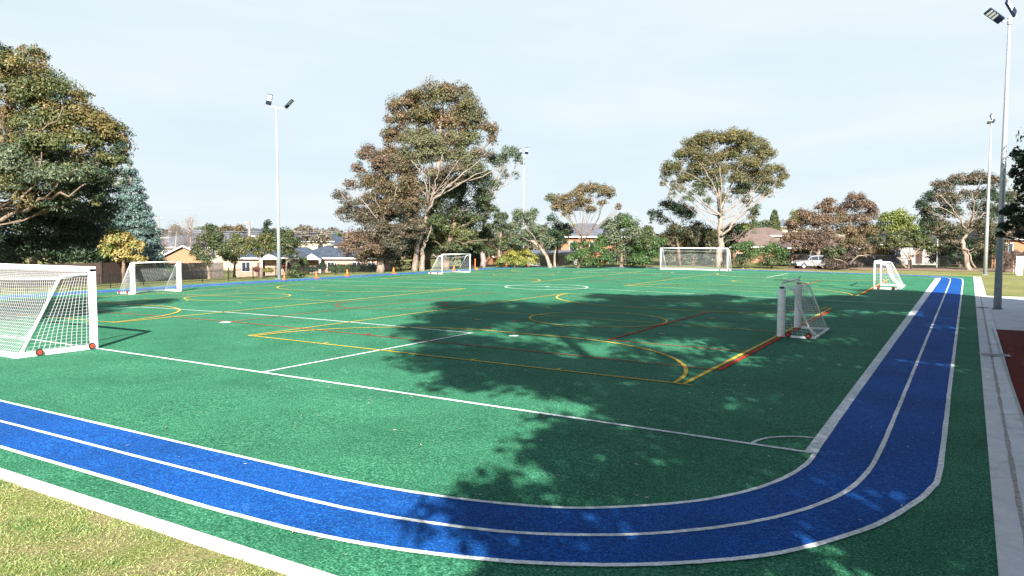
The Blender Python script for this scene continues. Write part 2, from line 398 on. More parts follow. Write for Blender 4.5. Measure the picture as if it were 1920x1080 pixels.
def sheet(poly_fn, x0, x1, y0, y1, dz, name, mat, step=1.5):
    pass
def zz(x, dz): return crown_z(x)+dz
def rect_mb(mb, x0, y0, x1, y1, dz, step=1.5, mi=0):
    n = max(1, int(abs(x1-x0)/step)); X = np.linspace(x0, x1, n+1)
    for i in range(n):
        a, b = X[i], X[i+1]
        mb.quad((a, y0, zz(a, dz)), (b, y0, zz(b, dz)), (b, y1, zz(b, dz)), (a, y1, zz(a, dz)), mi=mi)
def ribbon(mb, A, B, dz):
    for i in range(len(A)-1):
        mb.quad((*A[i], zz(A[i][0], dz)), (*A[i+1], zz(A[i+1][0], dz)), (*B[i+1], zz(B[i+1][0], dz)), (*B[i], zz(B[i][0], dz)))
def stroke(mb, pts, w, dz, closed=False, maxstep=.35):
    P = [np.array(p, float) for p in pts]
    if closed: P.append(P[0])
    Q = [P[0]]
    for i in range(len(P)-1):
        n = max(1, int(np.linalg.norm(P[i+1]-P[i])/maxstep))
        for k in range(1, n+1): Q.append(P[i]+(P[i+1]-P[i])*k/n)
    A, B = [], []
    for i, p in enumerate(Q):
        if closed and i in (0, len(Q)-1): d = Q[1]-Q[-2]
        else: d = Q[min(i+1, len(Q)-1)]-Q[max(i-1, 0)]
        d = d/np.linalg.norm(d); nrm = np.array([-d[1], d[0]])
        j1, j2 = rnd.uniform(-.0045, .0045), rnd.uniform(-.0045, .0045)
        if closed and i in (0, len(Q)-1): j1 = j2 = 0
        A.append(p+nrm*(w/2+j1)); B.append(p-nrm*(w/2+j2))
    ribbon(mb, B, A, dz)
def arc(cx, cy, r, a0, a1, n=40):
    return [(cx+r*math.cos(a0+(a1-a0)*k/n), cy+r*math.sin(a0+(a1-a0)*k/n)) for k in range(n+1)]

L_ = 66.95
# track edges: measured near-right corner, mirrored for the far one
def catmull(P, n=6):
    P = [np.array(p, float) for p in P]; out = []
    for i in range(len(P)-1):
        p0, p1, p2, p3 = P[max(i-1, 0)], P[i], P[i+1], P[min(i+2, len(P)-1)]
        for k in range(n):
            t = k/n; out.append(.5*((2*p1)+(-p0+p2)*t+(2*p0-5*p1+4*p2-p3)*t*t+(-p0+3*p1-3*p2+p3)*t**3))
    out.append(P[-1]); return out
def track_line(corner, ynear, xr0, xr1, xl, rl):
    near = catmull(corner)
    far = [np.array([p[0]+(xr1-xr0), L_-p[1]]) for p in near][::-1]
    left_far = arc(xl+rl, (L_-ynear)-rl, rl, R(90), R(180), 14); left_near = arc(xl+rl, ynear+rl, rl, R(180), R(270), 14)
    P = [(xl+rl+6, ynear)]+[tuple(p) for p in near]+[tuple(p) for p in far]+[(xl+rl+6, L_-ynear)]+left_far+left_near
    return [np.array(p, float) for p in P]
inner_c = [(13, -5.17), (15, -5.17), (17.3, -5.14), (18.72, -4.99), (19.9, -4.70), (20.8, -4.28), (21.76, -3.43), (22.35, -2.55), (22.7, -1.6), (22.86, -.6), (22.86, .6), (22.87, 5.5)]
mid_c = [(12, -6.03), (15, -6.02), (18.1, -5.97), (20, -5.63), (21.15, -5.11), (22.07, -4.39), (22.9, -3.35), (23.46, -2.1), (23.7, -.75), (23.77, 1.08), (23.8, 6.1)]
outer_c = [(11.5, -6.89), (15, -6.88), (17.0, -6.87), (18.84, -6.74), (20.44, -6.33), (21.5, -5.84), (22.35, -5.25), (23.21, -4.39), (23.95, -3.1), (24.33, -2.0), (24.56, -1.0), (24.65, .3), (24.68, 6.7)]
LI = track_line(inner_c, -5.17, 22.87, 23.2, -23.0, 5.0)
LM = track_line(mid_c, -6.03, 23.8, 24.05, -24.3, 6.0)
LO = track_line(outer_c, -6.88, 24.68, 24.98, -25.6, 7.0)
def resample(P, n):
    P = np.array(P+[P[0]]); s = np.r_[0, np.cumsum(np.linalg.norm(np.diff(P, axis=0), axis=1))]; t = np.linspace(0, s[-1], n)
    return np.stack([np.interp(t, s, P[:, 0]), np.interp(t, s, P[:, 1])], 1)

mb = MB()
for a, b in ((-7.435, 73.9),):
    for y0 in np.arange(a, b-.1, 4.06): rect_mb(mb, -27.2, y0, 25.2, min(b, y0+4.06), 0.0)
tag(mb.build('artificial_turf', M['turf']), kind='structure')
mb = MB()
# border strip of greyer turf outside the track (near side and right side)
ribbon(mb, [(25.305+.0078*q, q) for q in np.linspace(-7.43, 73.85, 60)], [(24.3, q) for q in np.linspace(-7.43, 73.85, 60)], .004)
mb.f = [f[::-1] for f in mb.f]
tag(mb.build('turf_border', M['turf']), kind='structure')
mb = MB()
# blue track between inner and outer line: angular pairing
def ray_poly(P, c, ang):
    d = np.array([math.cos(ang), math.sin(ang)]); best = None
    for i in range(len(P)):
        a = P[i]-c; e = P[(i+1) % len(P)]-P[i]; den = d[0]*e[1]-d[1]*e[0]
        if abs(den) < 1e-12: continue
        t = (a[0]*e[1]-a[1]*e[0])/den; u = (a[0]*d[1]-a[1]*d[0])/den
        if t > 0 and -1e-9 <= u <= 1+1e-9 and (best is None or t > best): best = t
    return c+d*best
cc = np.array([16., 2.]); cf = np.array([0., 33.5])
angs = np.linspace(0, 2*math.pi, 721)
A_, B_ = [], []
for a in angs:
    # centre chosen so rays cross both lines cleanly
    A_.append(ray_poly(LI, cf, a)); B_.append(ray_poly(LO, cf, a))
ribbon(mb, B_, A_, .008)
mb.f = [f[::-1] for f in mb.f]
tag(mb.build('running_track', M['blue']), kind='structure')

# ---- painted lines (inlaid turf), one sheet per colour
wl = MB()
for P, w in ((LI, .075), (LM, .075), (LO, .085)): stroke(wl, P, w, .014, True, .4)
tag(wl.build('track_lines', M['white']), kind='structure')
wl = MB()
W2 = 22.82
stroke(wl, [(-22.3, 0), (W2, 0)], .10, .012); stroke(wl, [(-22.3, L_), (W2+.3, L_)], .10, .012)
stroke(wl, [(-22.2, L_/2), (-2.86, L_/2)], .09, .012); stroke(wl, [(-2.7, L_/2), (2.7, L_/2)], .08, .012); stroke(wl, [(2.86, L_/2), (W2+.1, L_/2)], .09, .012)
stroke(wl, arc(0, L_/2, 2.86, 0, 2*math.pi, 48)[:-1], .10, .0125, True)
for y0, s in ((0, 1), (L_, -1)):
    stroke(wl, [(-9.72, y0+s*.05), (-9.72, y0+s*9.55)], .09, .0118); stroke(wl, [(9.76, y0+s*.05), (9.76, y0+s*9.55)], .09, .0118)
    stroke(wl, [(-9.76, y0+s*9.5), (9.8, y0+s*9.5)], .09, .0122)
    stroke(wl, arc(0, y0+s*6.7, .12, 0, 2*math.pi, 14)[:-1], .2, .012, True)
stroke(wl, arc(22.85, .02, 1.0, R(180), R(92), 14), .065, .0125)
stroke(wl, arc(-22.6, .02, 1.0, R(0), R(88), 14), .065, .0125)
for x, y in ((11.4, 9.7), (-11.3, 9.6), (-11.3, 57.3), (11.4, 57.3), (0, L_/2+.1)): stroke(wl, arc(x, y, .10, 0, 2*math.pi, 12)[:-1], .17, .012, True)
# sideline strip along the track, widening with distance, frayed seam
a = [(22.75-.10*k/20+.10*k/20, 0+67.2*k/20) for k in range(21)]
ribbon(wl, [(22.70+.10*(k/20), 67.1*k/20) for k in range(21)], [(22.835+.33*(k/20), 67.1*k/20) for k in range(21)], .013)
wl.f = wl.f
tag(wl.build('white_pitch_lines', M['white']), kind='structure')

yl = MB()
def small_court(mb, x0, x1, y0, y1, w=.085):
    cx, cy = (x0+x1)/2, (y0+y1)/2
    stroke(mb, [(x0, y0), (x1, y0)], w, .017); stroke(mb, [(x0, y1), (x1, y1)], w, .017)
    stroke(mb, [(x0, y0), (x0, y1)], w, .0174); stroke(mb, [(x1, y0), (x1, y1)], w*1.3, .0174)
    stroke(mb, [(x0, cy), (x1, cy)], w*.8, .0166)
    stroke(mb, arc(cx, cy, 2.9, 0, 2*math.pi, 60)[:-1], w, .0178, True)
    for yy, s in ((y0, 1), (y1, -1)):
        P = [(cx-1.5-5.9*math.cos(q), yy+s*5.9*math.sin(q)) for q in np.linspace(0, math.pi/2, 26)]+[(cx+1.5+5.9*math.sin(q), yy+s*5.9*math.cos(q)) for q in np.linspace(0, math.pi/2, 26)]
        stroke(mb, P, w*1.25, .0182)
    for dx, dy in ((-4, -3.2), (4, -3.2), (-4, 3.2), (4, 3.2), (2.8, 8.6), (-2.8, 8.6), (0, 3.4), (0, -3.4)):
        stroke(mb, [(cx+dx-.13, cy+dy), (cx+dx+.13, cy+dy)], .12, .0170)
    for dx in (-4.2, -1.5, 1.5, 4.2):
        stroke(mb, [(cx+dx, y0+.05), (cx+dx, y0+.3)], .06, .0162)
for (x0, x1, y0, y1) in ((3.93, 19.2, 4.5, 28.4), (-18.9, -3.62, 4.4, 28.8), (3.93, 19.3, 38.0, 61.9), (-19.0, -3.62, 38.2, 61.8)): small_court(yl, x0, x1, y0, y1)
stroke(yl, [(19.05, 4.46), (19.45, 4.46)], .06, .0166); stroke(yl, [(19.1, 9.6), (19.5, 9.6)], .05, .0166); stroke(yl, [(19.1, 7.2), (19.5, 7.2)], .05, .0166)
tag(yl.build('yellow_court_lines', M['yellow']), kind='structure')
rl = MB()
def red_court(mb, x0, x1, y0, y1):
    w = .065; cy = (y0+y1)/2
    stroke(mb, [(x0, y0), (x1, y0)], w, .0205); stroke(mb, [(x0, y1), (x1, y1)], w*.8, .0205)
    stroke(mb, [(x0, y0), (x0, y1)], w, .0209); stroke(mb, [(x1+.10, y0), (x1+.10, y1)], .13, .0209)
    stroke(mb, [(0, y0), (0, y1)], w, .0201); stroke(mb, arc(0.1, cy+.1, 2.8, 0, 2*math.pi, 60)[:-1], w, .0213, True)
    for xa, s in ((x1, -1), (x0, 1)):
        stroke(mb, [(xa+s*4.7, y0+3.7), (xa+s*4.7, y1-4.2)], .09, .0197); stroke(mb, [(xa+s*4.7, y0+3.7), (xa, y0+3.7)], w, .0193); stroke(mb, [(xa+s*4.7, y1-4.2), (xa, y1-4.2)], w*.8, .0193)
    for dx in (-7, 7):
        stroke(mb, [(dx, y0+.05), (dx, y0+.35)], .08, .0197)
    for dx, dy in ((9.5, -5.6), (9.5, 8.2), (-9.5, 5.6), (9.1, -3)):
        stroke(mb, [(dx-.14, cy+dy), (dx+.14, cy+dy)], .13, .0197)
red_court(rl, -19.25, 19.3, 6.9, 26.4); red_court(rl, -19.25, 19.3, 40.5, 59.8)
tag(rl.build('red_court_lines', M['red']), kind='structure')
# a short dark offcut patch on the turf by the far right goal
mb = MB(); stroke(mb, [(15.9, 46.9), (16.5, 49.0)], .12, .026)
tag(mb.build('turf_offcut', M['turf_edge']), 'small dark green strip lying on the turf before the far right goal', 'strip')

# ---- concrete edges, pavement, red surface
mb = MB()
def slab(mb, x0, y0, x1, y1, top, thick=.2, mi=0):
    mb.box((x0, y0, crown_z((x0+x1)/2)+top-thick), (x1, y1, crown_z((x0+x1)/2)+top), mi)
x = -27.2
while x < 25.3:
    x1 = min(x+3.6, 25.3)
    za, zb = crown_z(x), crown_z(x1-.015)
    mb.add([(x, -7.63, za-.2), (x1-.015, -7.63, zb-.2), (x1-.015, -7.44, zb-.2), (x, -7.44, za-.2), (x, -7.63, za+.012), (x1-.015, -7.63, zb+.012), (x1-.015, -7.44, zb+.012), (x, -7.44, za+.012)],
           [(0,3,2,1),(4,5,6,7),(0,1,5,4),(1,2,6,5),(2,3,7,6),(3,0,4,7)])
    x = x1
tag(mb.build('kerb_near', M['concrete'], bevel=.01), kind='structure')
mb = MB(); y = -8.0
def cx_(y): return 25.30+.0078*y
k = 0
while y < 73.4:
    y1 = min(y+1.75+rnd.uniform(-.15, .15), 73.6)
    za = crown_z(25.5)
    a, b = cx_(y), cx_(y1-.012)
    for (o0, z0, o1, z1) in ((0, .018, .30, -.012), (.312, -.012, .62, .016)):
        mb.add([(a+o0, y, za-.2), (a+o1, y, za-.2), (b+o1, y1-.012, za-.2), (b+o0, y1-.012, za-.2), (a+o0, y, za+z0), (a+o1, y, za+z1), (b+o1, y1-.012, za+z1), (b+o0, y1-.012, za+z0)],
               [(0,3,2,1),(4,5,6,7),(0,1,5,4),(1,2,6,5),(2,3,7,6),(3,0,4,7)])
    y = y1
tag(mb.build('concrete_gutter', M['gutter']), kind='structure')
mb = MB(); za = crown_z(25.5)-.020
mb.quad((cx_(-8)+.2, -8, za), (cx_(-8)+.66, -8, za), (cx_(73.6)+.66, 73.6, za), (cx_(73.6)+.2, 73.6, za))
tag(mb.build('gutter_bed', M['joint']), kind='structure')
# pavement (lying beyond the gutter) and red rubber
mb = MB()
for (x0, y0, x1, y1) in ((26.02, 22.7, 29.0, 29.9), (26.05, 29.92, 29.0, 37.1), (26.12, 37.12, 29.0, 44.0), (29.02, 22.7, 34, 33.3), (29.02, 33.32, 34, 44.0)):
    mb.box((x0, y0, crown_z(27)-.2), (x1, y1, crown_z(27)+.012))
tag(mb.build('pavement', M['pave'], bevel=.006), kind='structure')
mb = MB(); mb.box((26.0, -14, crown_z(27)-.2), (33.4, 22.68, crown_z(27)+.004))
mb2 = MB(); mb2.box((25.93, -8.0, crown_z(26)-.2), (25.997, 22.68, crown_z(26)+.022))
tag(mb.build('red_rubber_surface', M['red_surface']), kind='structure')
tag(mb2.build('kerb_right', M['concrete']), kind='structure')
mb = MB(); Aq, Bq = [], []
for q in np.linspace(-8, 60, 500):
    c_ = cx_(q)+.306; wj = .018+.022*abs(math.sin(q*1.7)*math.sin(q*.43+1))+rnd.uniform(0, .014); Aq.append((c_-wj, q)); Bq.append((c_+wj*.9, q))
for i in range(499):
    z_ = crown_z(25.5)-.0085
    mb.quad((*Aq[i], z_), (*Bq[i], z_), (*Bq[i+1], z_), (*Aq[i+1], z_))
tag(mb.build('gutter_silt', simple('silt', (.36, .33, .30), .95, .4, 12)), kind='structure')
# drain grates across the gutter
def drain(y, ln, wd, label):
    x0 = cx_(y)-.02; o = thing('drain_grate', label, 'drain', (x0, y, crown_z(25.6)+.019), R(6), 'drain grates across the gutter')
    m1 = MB(); m1.box((0, -wd/2-.10, 0), (ln, wd/2+.10, .012)); m1.build('surround', M['concrete'], o)
    m2 = MB()
    for i in range(int(ln/.06)-1): m2.box((.04+i*.06, -wd/2, .0122), (.075+i*.06, wd/2, .020))
    m2.build('grate', M['grate'], o)
drain(33.6, .58, .28, 'dark narrow drain grate beside the pale pavement near the big lamp pole')
drain(14.3, .80, .22, 'drain grate in a pale slab reaching onto the red surface')
# street beyond the left fence
mb = MB()
Y = np.arange(-30, 110, 6.)
for i in range(len(Y)-1):
    for (xa, xb) in ((-52, -48), (-48, -44)):
        mb.quad((xa, Y[i], ground(xa, Y[i])+.02), (xb, Y[i], ground(xb, Y[i])+.02), (xb, Y[i+1], ground(xb, Y[i+1])+.02), (xa, Y[i+1], ground(xa, Y[i+1])+.02))
tag(mb.build('street', M['road']), kind='structure')
mb = MB()
for i in range(len(Y)-1):
    mb.quad((-43.2, Y[i], ground(-43.2, Y[i])+.03), (-41.8, Y[i], ground(-41.8, Y[i])+.03), (-41.8, Y[i+1], ground(-41.8, Y[i+1])+.03), (-43.2, Y[i+1], ground(-43.2, Y[i+1])+.03))
tag(mb.build('footpath', M['pave']), kind='structure')
# bark mulch under the far trees
mb = MB()
pts = [XY(1480, 86), XY(1600, 87.5), XY(1720, 88), XY(1860, 87), XY(1990, 86)]; pts2 = [XY(1480, 96), XY(1600, 97), XY(1720, 97), XY(1860, 96), XY(1990, 96)]
for i in range(4): mb.quad(*[(p[0], p[1], ground(*p)+.0) for p in (pts[i], pts[i+1], pts2[i+1], pts2[i])])
tag(mb.build('mulch_ground', simple('bark_mulch', (.20, .13, .09), .95, .4, 6)), kind='structure')

# ================================================================= GOALS
def net_patch(mb, P, nu, nv, r, su=10, sv=10):
    for i in range(nu+1):
        mb.tube([P(i/nu, k/sv) for k in range(sv+1)], r, 3, cap=False)
    for j in range(nv+1):
        mb.tube([P(k/su, j/nv) for k in range(su+1)], r, 3, cap=False)
def wheel(parent, x, y, z, r=.10, ax='x'):
    m = MB(); n = 20
    prof = [(-.03, r*.62), (-.034, r*.9), (-.018, r), (.018, r), (.034, r*.9), (.03, r*.62)]
    vs = []
    for a, q in prof:
        for k in range(n):
            c, s_ = math.cos(2*math.pi*k/n)*q, math.sin(2*math.pi*k/n)*q
            vs.append((a, c, s_))
    fs = [(i*n+k, i*n+(k+1) % n, (i+1)*n+(k+1) % n, (i+1)*n+k) for i in range(len(prof)-1) for k in range(n)]
    fs += [((len(prof)-1)*n+k, (len(prof)-1)*n+(k+1) % n, (k+1) % n, k) for k in range(n)]
    m.add(vs, fs); o = m.build('wheel', M['rubber'], parent, (x, y, z), smooth=False)
    m = MB(); m.tube([(-.031, 0, 0), (.031, 0, 0)], r*.60, 16); m.tube([(-.045, 0, 0), (.045, 0, 0)], r*.20, 10); m.build('rim', M['rim_red'], o)
    return o
def goal(label, x, y, rz, w, h, dt, db, post=.06, pad=0, square=False, netr=.005, mesh=.12, wheels=(), zoff=0, padh=1.75, sagm=.22, group='portable goals on the turf', baseh=.09):
    """local: front plane y=0, posts at x=0 and x=w, net side +y"""
    o = thing('portable_goal', label, 'goal', (x, y, crown_z(x)+zoff), rz, group)
    p = post
    for xx in (0, w):
        m = MB()
        if square: m.bar((xx, 0, .0), (xx, 0, h-p*.98), p*2, p*2.2)
        else: m.tube([(xx, 0, 0), (xx, 0, h-p)], p, 12)
        m.build('post', M['white_paint'], o, smooth=not square)
    m = MB()
    if square: m.bar((-p, 0, h-p), (w+p, 0, h-p), p*2.2, p*2)
    else: m.tube([(-p*.9, 0, h-p), (w+p*.9, 0, h-p)], p, 12)
    m.build('crossbar', M['white_paint'], o, smooth=not square)
    for xx in (0, w):
        m = MB(); q = max(.027, p*.55); s = 1 if xx == 0 else -1
        zt = h-.18 if not square else h-.22
        m.tube([(xx, .02, zt), (xx, dt-.14, zt-.02), (xx, dt-.04, zt-.06), (xx, dt+.03, zt-.16), (xx, db-.05, baseh*.8)], q, 8)
        m.build('side_frame', M['white_paint'], o, smooth=True)
        m = MB(); m.bar((xx, p*1.15, baseh/2), (xx, db, baseh/2), p*1.6, baseh); m.build('base_bar', M['white_paint'], o)
    m = MB(); m.bar((-p*.8, db+p*.82, baseh/2), (w+p*.8, db+p*.82, baseh/2), p*1.6, baseh); m.build('rear_bar', M['white_paint'], o)
    if pad:
        for xx in (0, w):
            m = MB(); m.tube([(xx, 0, .01), (xx, 0, .06), (xx, 0, .5), (xx, 0, 1.1), (xx, 0, padh-.05), (xx, 0, padh)], [pad*.94, pad, pad*1.02, pad*.98, pad, pad*.9], 16); m.build('post_pad', M['pad'], o, smooth=True)
    # net: back, top, two sides
    zt = h-.18 if not square else h-.22
    m = MB(); nx_ = int(w/mesh); nb = int((h+.3)/mesh); nd = max(2, int(dt/mesh))
    def back(u, v):
        yy = dt+(db-dt)*v; z = zt-.12-(zt-.12-.08)*v
        sag = sagm*math.sin(math.pi*min(1, v*1.05))*(.6+.4*math.sin(math.pi*u))
        edge = min(1, 12*u*(1-u)+.12)
        return (w*u, yy-sag*edge-.02, z-.12*sag*edge*math.sin(math.pi*v)-(.10*math.sin(math.pi*u)*(1-v)))
    net_patch(m, back, nx_, nb, netr, nx_, nb)
    def top(u, v):
        return (w*u, p+(dt-p)*v, (h-p*1.6)*(1-v)+(zt-.12)*v-.10*math.sin(math.pi*u)*v-.05*math.sin(math.pi*v))
    net_patch(m, top, nx_, nd, netr, min(nx_, 24), nd)
    for xx in (0.0, w):
        s = 1 if xx == 0 else -1
        def side(u, v, xx=xx, s=s):
            z = zt-.03-(zt-.03-.08)*v; ye = dt+(db-dt)*v; wob = .05*math.sin(9*v+2*u)*math.sin(math.pi*u)
            return (xx+s*(.10*math.sin(math.pi*u)*math.sin(math.pi*v)+.01), p*.8+(ye-p*.8)*u, z+wob*.6)
        net_patch(m, side, max(4, int((dt+db)/2/mesh)), nb, netr, 10, nb)
    m.build('net', M['cord'], o)
    for (wx, wy) in wheels: wheel(o, wx, wy, .10)
    return o
# near full-size goal: front on the goal line, net towards the camera side
goal('full-size white goal nearest the camera with red wheels, half out of frame on the left', 2.50, -.02, R(180), 7.32, 2.46, .95, 2.10, .072, 0, True, .0036, .115, [(-.09, .12), (-.09, 1.62), (7.41, .12), (7.41, 1.62)], sagm=.42, baseh=.13)
goal('full-size white goal at the far end of the pitch before the pale gum', -3.66, L_+.02, 0, 7.32, 2.44, .7, 1.9, .06, 0, False, .0034, .14, [(7.44, .2), (7.44, 1.5)], zoff=.03)
# small goals: rotate so the net side points away from the pitch
goal('small goal with thick padded posts on the left touchline before the picket fence', -19.45, 15.35, R(90), 3.25, 2.0, .35, 1.55, .04, .15, False, .004, .12, [(-.05, .55), (-.05, 1.4)], padh=1.95, baseh=.08)
goal('wide low goal standing before the cluster of tall gums', -19.9, 48.6, R(90), 5.0, 2.0, .5, 1.6, .055, 0, False, .0034, .14, [(-.07, .5), (-.07, 1.4)])
g = goal('small goal with grey padded posts standing in the tree shade on the right', 19.35, 18.25, R(-90), 3.2, 1.98, .38, 1.12, .035, .135, False, .0042, .12, [(3.25, .25), (3.25, .95)], padh=1.72, baseh=.07)
for xx in (0, 3.2):
    m = MB(); m.tube([(xx, 0, 1.74), (xx, 0, 1.80)], .085, 12); m.build('clip', M['black'], g)
m = MB(); m.tube([(-.45, -.02, 2.02), (-.05, -.01, 1.99)], .022, 6); m.build('clip', M['green_clip'], g)
goal('white goal in the sun on the far right touchline beside the blue track', 19.5, 51.6, R(-90), 4.9, 2.0, .75, 1.6, .06, 0, False, .0020, .16, [(4.98, .3), (4.98, 1.25)], baseh=.12)

# ================================================================= LAMP POLES
def frame_from(d, n):
    d = Vector(d).normalized(); n = Vector(n); x = d.cross(n).normalized(); n2 = x.cross(d).normalized()
    return Matrix((x, d, n2)).transposed().to_4x4()
def lamp_pole(label, x, y, h, arm, lamps, r0=.17, r1=.055):
    o = thing('lamp_pole', label, 'lamp pole', (x, y, ground(x, y)-.02), 0, 'floodlight poles round the pitch')
    m = MB(); m.tube([(0, 0, .03), (0, 0, h*.35), (0, 0, h*.7), (0, 0, h-.1)], [r0, r0*.78, r0*.55, r1], 16); m.build('shaft', M['galv'], o, smooth=True)
    m = MB(); m.box((-.28, -.28, 0), (.28, .28, .035))
    for a in (-.21, .21):
        for b in (-.21, .21): m.tube([(a, b, .035), (a, b, .10)], .022, 6)
    m.build('base_plate', M['galv'], o)
    arm = np.array(arm); m = MB(); m.bar((*(-arm[:2]), h-.1-arm[2]), (*arm[:2], h-.1+arm[2]), .05); m.tube([(0, 0, h-.35), (0, 0, h-.02)], r1*1.6, 10); m.build('crossarm', M['galv'], o)
    for (s, d, n, ln, wd) in lamps:
        d = Vector(d).normalized(); p = Vector((arm[0]*s, arm[1]*s, h-.1+arm[2]*s))
        Mx = Matrix.Translation(p+d*(.12)) @ frame_from(d, n)
        m = MB(); m.box((-wd/2, 0, -.05), (wd/2, ln, .05), 0, Mx)
        for k in range(9): m.box((-wd/2+.02, ln*.06+k*ln*.035, .051), (wd/2-.02, ln*.06+k*ln*.035+.012, .085), 0, Mx)
        L = m.build('floodlight', M['dark_frame'], o)
        m = MB()
        for k in range(3): m.box((-wd/2+.035, ln*(.40+.19*k), -.058), (wd/2-.035, ln*(.40+.19*k)+ln*.12, -.0505), 0, Mx)
        m.build('lens', M['lamp_face'], L)
        m = MB()
        for k in range(3): m.box((-wd/2+.035, ln*(.40+.19*k), .0505), (wd/2-.035, ln*(.40+.19*k)+ln*.12, .058), 0, Mx)
        m.build('lens', M['lamp_face'], L)
        m = MB(); m.bar(tuple(p), tuple(p+d*.14), .05); m.build('bracket', M['galv'], o)
    return o
def cd(a, b, c): return tuple(RT*a+np.array([0, 0, 1.])*b-fw*c)      # right, up, towards camera
A1 = RT*.72; 
lamp_pole('slim silver lamp pole behind the left touchline before the brick houses', -27.4, 34.3, 15.2, (A1[0], A1[1], -.10), [(-1, cd(.25, 1, .1), cd(.2, .3, 1), .95, .46), (1, cd(.75, .75, 0), cd(.6, -.6, .18), .95, .46)])
lamp_pole('silver lamp pole at the far left corner in front of the tall gum', -26.65, 76.7, 15.1, (.30, .2, 0), [(1, cd(.1, 1, .25), cd(0, .3, 1), .9, .46), (-1, cd(-.2, .8, .5), cd(.3, .3, 1), .8, .4)], .17)
lamp_pole('thick steel lamp pole close by on the shaded pavement at right', 26.49, 33.1, 14.75, (.28, .42, .20), [(1, cd(-.72, .72, .3), cd(.3, .45, 1), .92, .46), (-1, cd(-.86, .50, .1), cd(-.1, -.85, .55), .92, .40)], .185, .07)
lamp_pole('white lamp pole on the far right grass behind the blue track', 26.98, 80.0, 15.7, (.25, .3, .05), [(1, cd(-.55, .8, .3), cd(.3, .4, 1), .95, .46), (-1, cd(-.3, .2, .9), cd(0, 1, .1), .7, .4)], .20)

# ================================================================= CONES
def cone(label, x, y, s=1.0):
    o = thing('traffic_cone', label, 'cone', (x, y, crown_z(x)+.02), rnd.uniform(0, 3), 'orange cones along the left track')
    m = MB(); m.box((-.19*s, -.19*s, 0), (.19*s, .19*s, .035*s)); m.build('cone_base', M['orange'], o)
    m = MB(); m.tube([(0, 0, .035*s), (0, 0, .3*s), (0, 0, .62*s)], [.14*s, .09*s, .035*s], 14); m.build('cone_body', M['orange'], o, smooth=True)
for (px, t, lb, s) in ((533, 65.3, 'orange cone just right of the left lamp pole foot', .75), (593, 68, 'orange cone second right of the left lamp pole', .85), (651, 72.2, 'orange cone before the long clipped hedge', 1.05), (738, 78, 'orange cone on the track edge left of the wide low goal', 1.05), (851, 84.5, 'orange cone seen through the wide low goal', 1.),
                   (950, 99, 'orange cone before the yellow green shrub', 1.), (990, 99, 'orange cone just right of the far left lamp pole', .9)):
    x, y = XY(px, t); cone(lb, x, y, s)
x, y = XY(891, 88); o = thing('orange_post', 'thin orange post upright beside the wide low goal', 'post', (x, y, ground(x, y)))
m = MB(); m.tube([(0, 0, 0), (0, 0, 1.3)], .05, 8); m.build('rod', M['orange'], o)
m = MB(); m.tube([(0.25, -.1, 0), (.25, -.1, .1), (.25, -.1, .22)], [.22, .2, .06], 12); m.build('foot', M['orange'], o, smooth=True)

# ================================================================= FENCES
def fence(label, pts, h, mat='black', pitch=.13, bay=2.7, group=None, cat='fence', solid=False, pr=.012, name='picket_fence'):
    pts = [np.array(p, float) for p in pts]
    b0 = np.array([*pts[0], ground(*pts[0])]); o = thing(name, label, cat, b0, 0, group)
    for i in range(len(pts)-1):
        L = np.linalg.norm(pts[i+1]-pts[i]); n = max(1, round(L/bay))
        for k in range(n):
            a = pts[i]+(pts[i+1]-pts[i])*k/n; c = pts[i]+(pts[i+1]-pts[i])*(k+1)/n
            A = np.array([*a, ground(*a)])-b0; Cc = np.array([*c, ground(*c)])-b0
            m = MB(); m.tube([A, A+np.array([0, 0, h+.08])], .045 if not solid else .05, 4); m.build('fence_post', M['black' if not solid else mat], o)
            m = MB(); up = np.array([0, 0, 1.])
            e = (Cc-A)/np.linalg.norm(Cc-A)
            if not solid:
                m.bar(A+up*(h-.18)+e*.05, Cc+up*(h-.18)-e*.05, .035); m.bar(A+up*.15+e*.05, Cc+up*.15-e*.05, .035)
                q = int(np.linalg.norm(Cc-A)/pitch)
                for j in range(1, q):
                    p = A+(Cc-A)*j/q; m.tube([p+up*.06, p+up*h], pr, 4)
                m.build('picket_panel', M[mat], o)
            else:
                q = int(np.linalg.norm(Cc-A)/.11)
                nrm = np.array([-e[1], e[0], 0])
                for j in range(q):
                    p = A+e*(.06+(np.linalg.norm(Cc-A)-.12)*(j+.5)/q); hh = h*(.985+.03*rnd.random())
                    o2 = nrm*(.008 if j % 2 else 0); e2 = np.array([e[0], e[1], 0.])*.052
                    m.add([p+o2+a_*e2+b_*nrm*.009+up*z_ for z_ in (.02, hh) for a_, b_ in ((-1,-1),(1,-1),(1,1),(-1,1))], [(0,3,2,1),(4,5,6,7),(0,1,5,4),(1,2,6,5),(2,3,7,6),(3,0,4,7)])
                m.build('paling_panel', M[mat], o)
    return o
fence('low black picket fence along the left side behind the blue track', [(-28.2, 2), (-28.5, 19.4), (-28.8, 30), (-29.5, 41), (-30.2, 52), (-30.6, 66)], 1.05, pr=.016)
fence('black picket fence behind the far pitch end under the reddish trees', [XY(880, 104), XY(1100, 99), XY(1240, 96), XY(1480, 92.5), XY(1600, 93), XY(1720, 93.5), XY(1885, 93)], 1.75, pr=.021)
fence('grey weathered timber paling fence right of the apricot gable', [XY(296, 74), XY(420, 82)], 1.75, 'timber_grey', solid=True, name='paling_fence')
fence('brown timber paling fence in deep shade behind the left goals', [XY(-60, 56), XY(190, 62), XY(294, 69)], 1.75, 'timber_brown', solid=True, name='paling_fence')
fence('timber fence overgrown with dry vines at the right edge', [XY(1880, 87), XY(1995, 84)], 2.3, 'vine', solid=True, name='vine_fence')

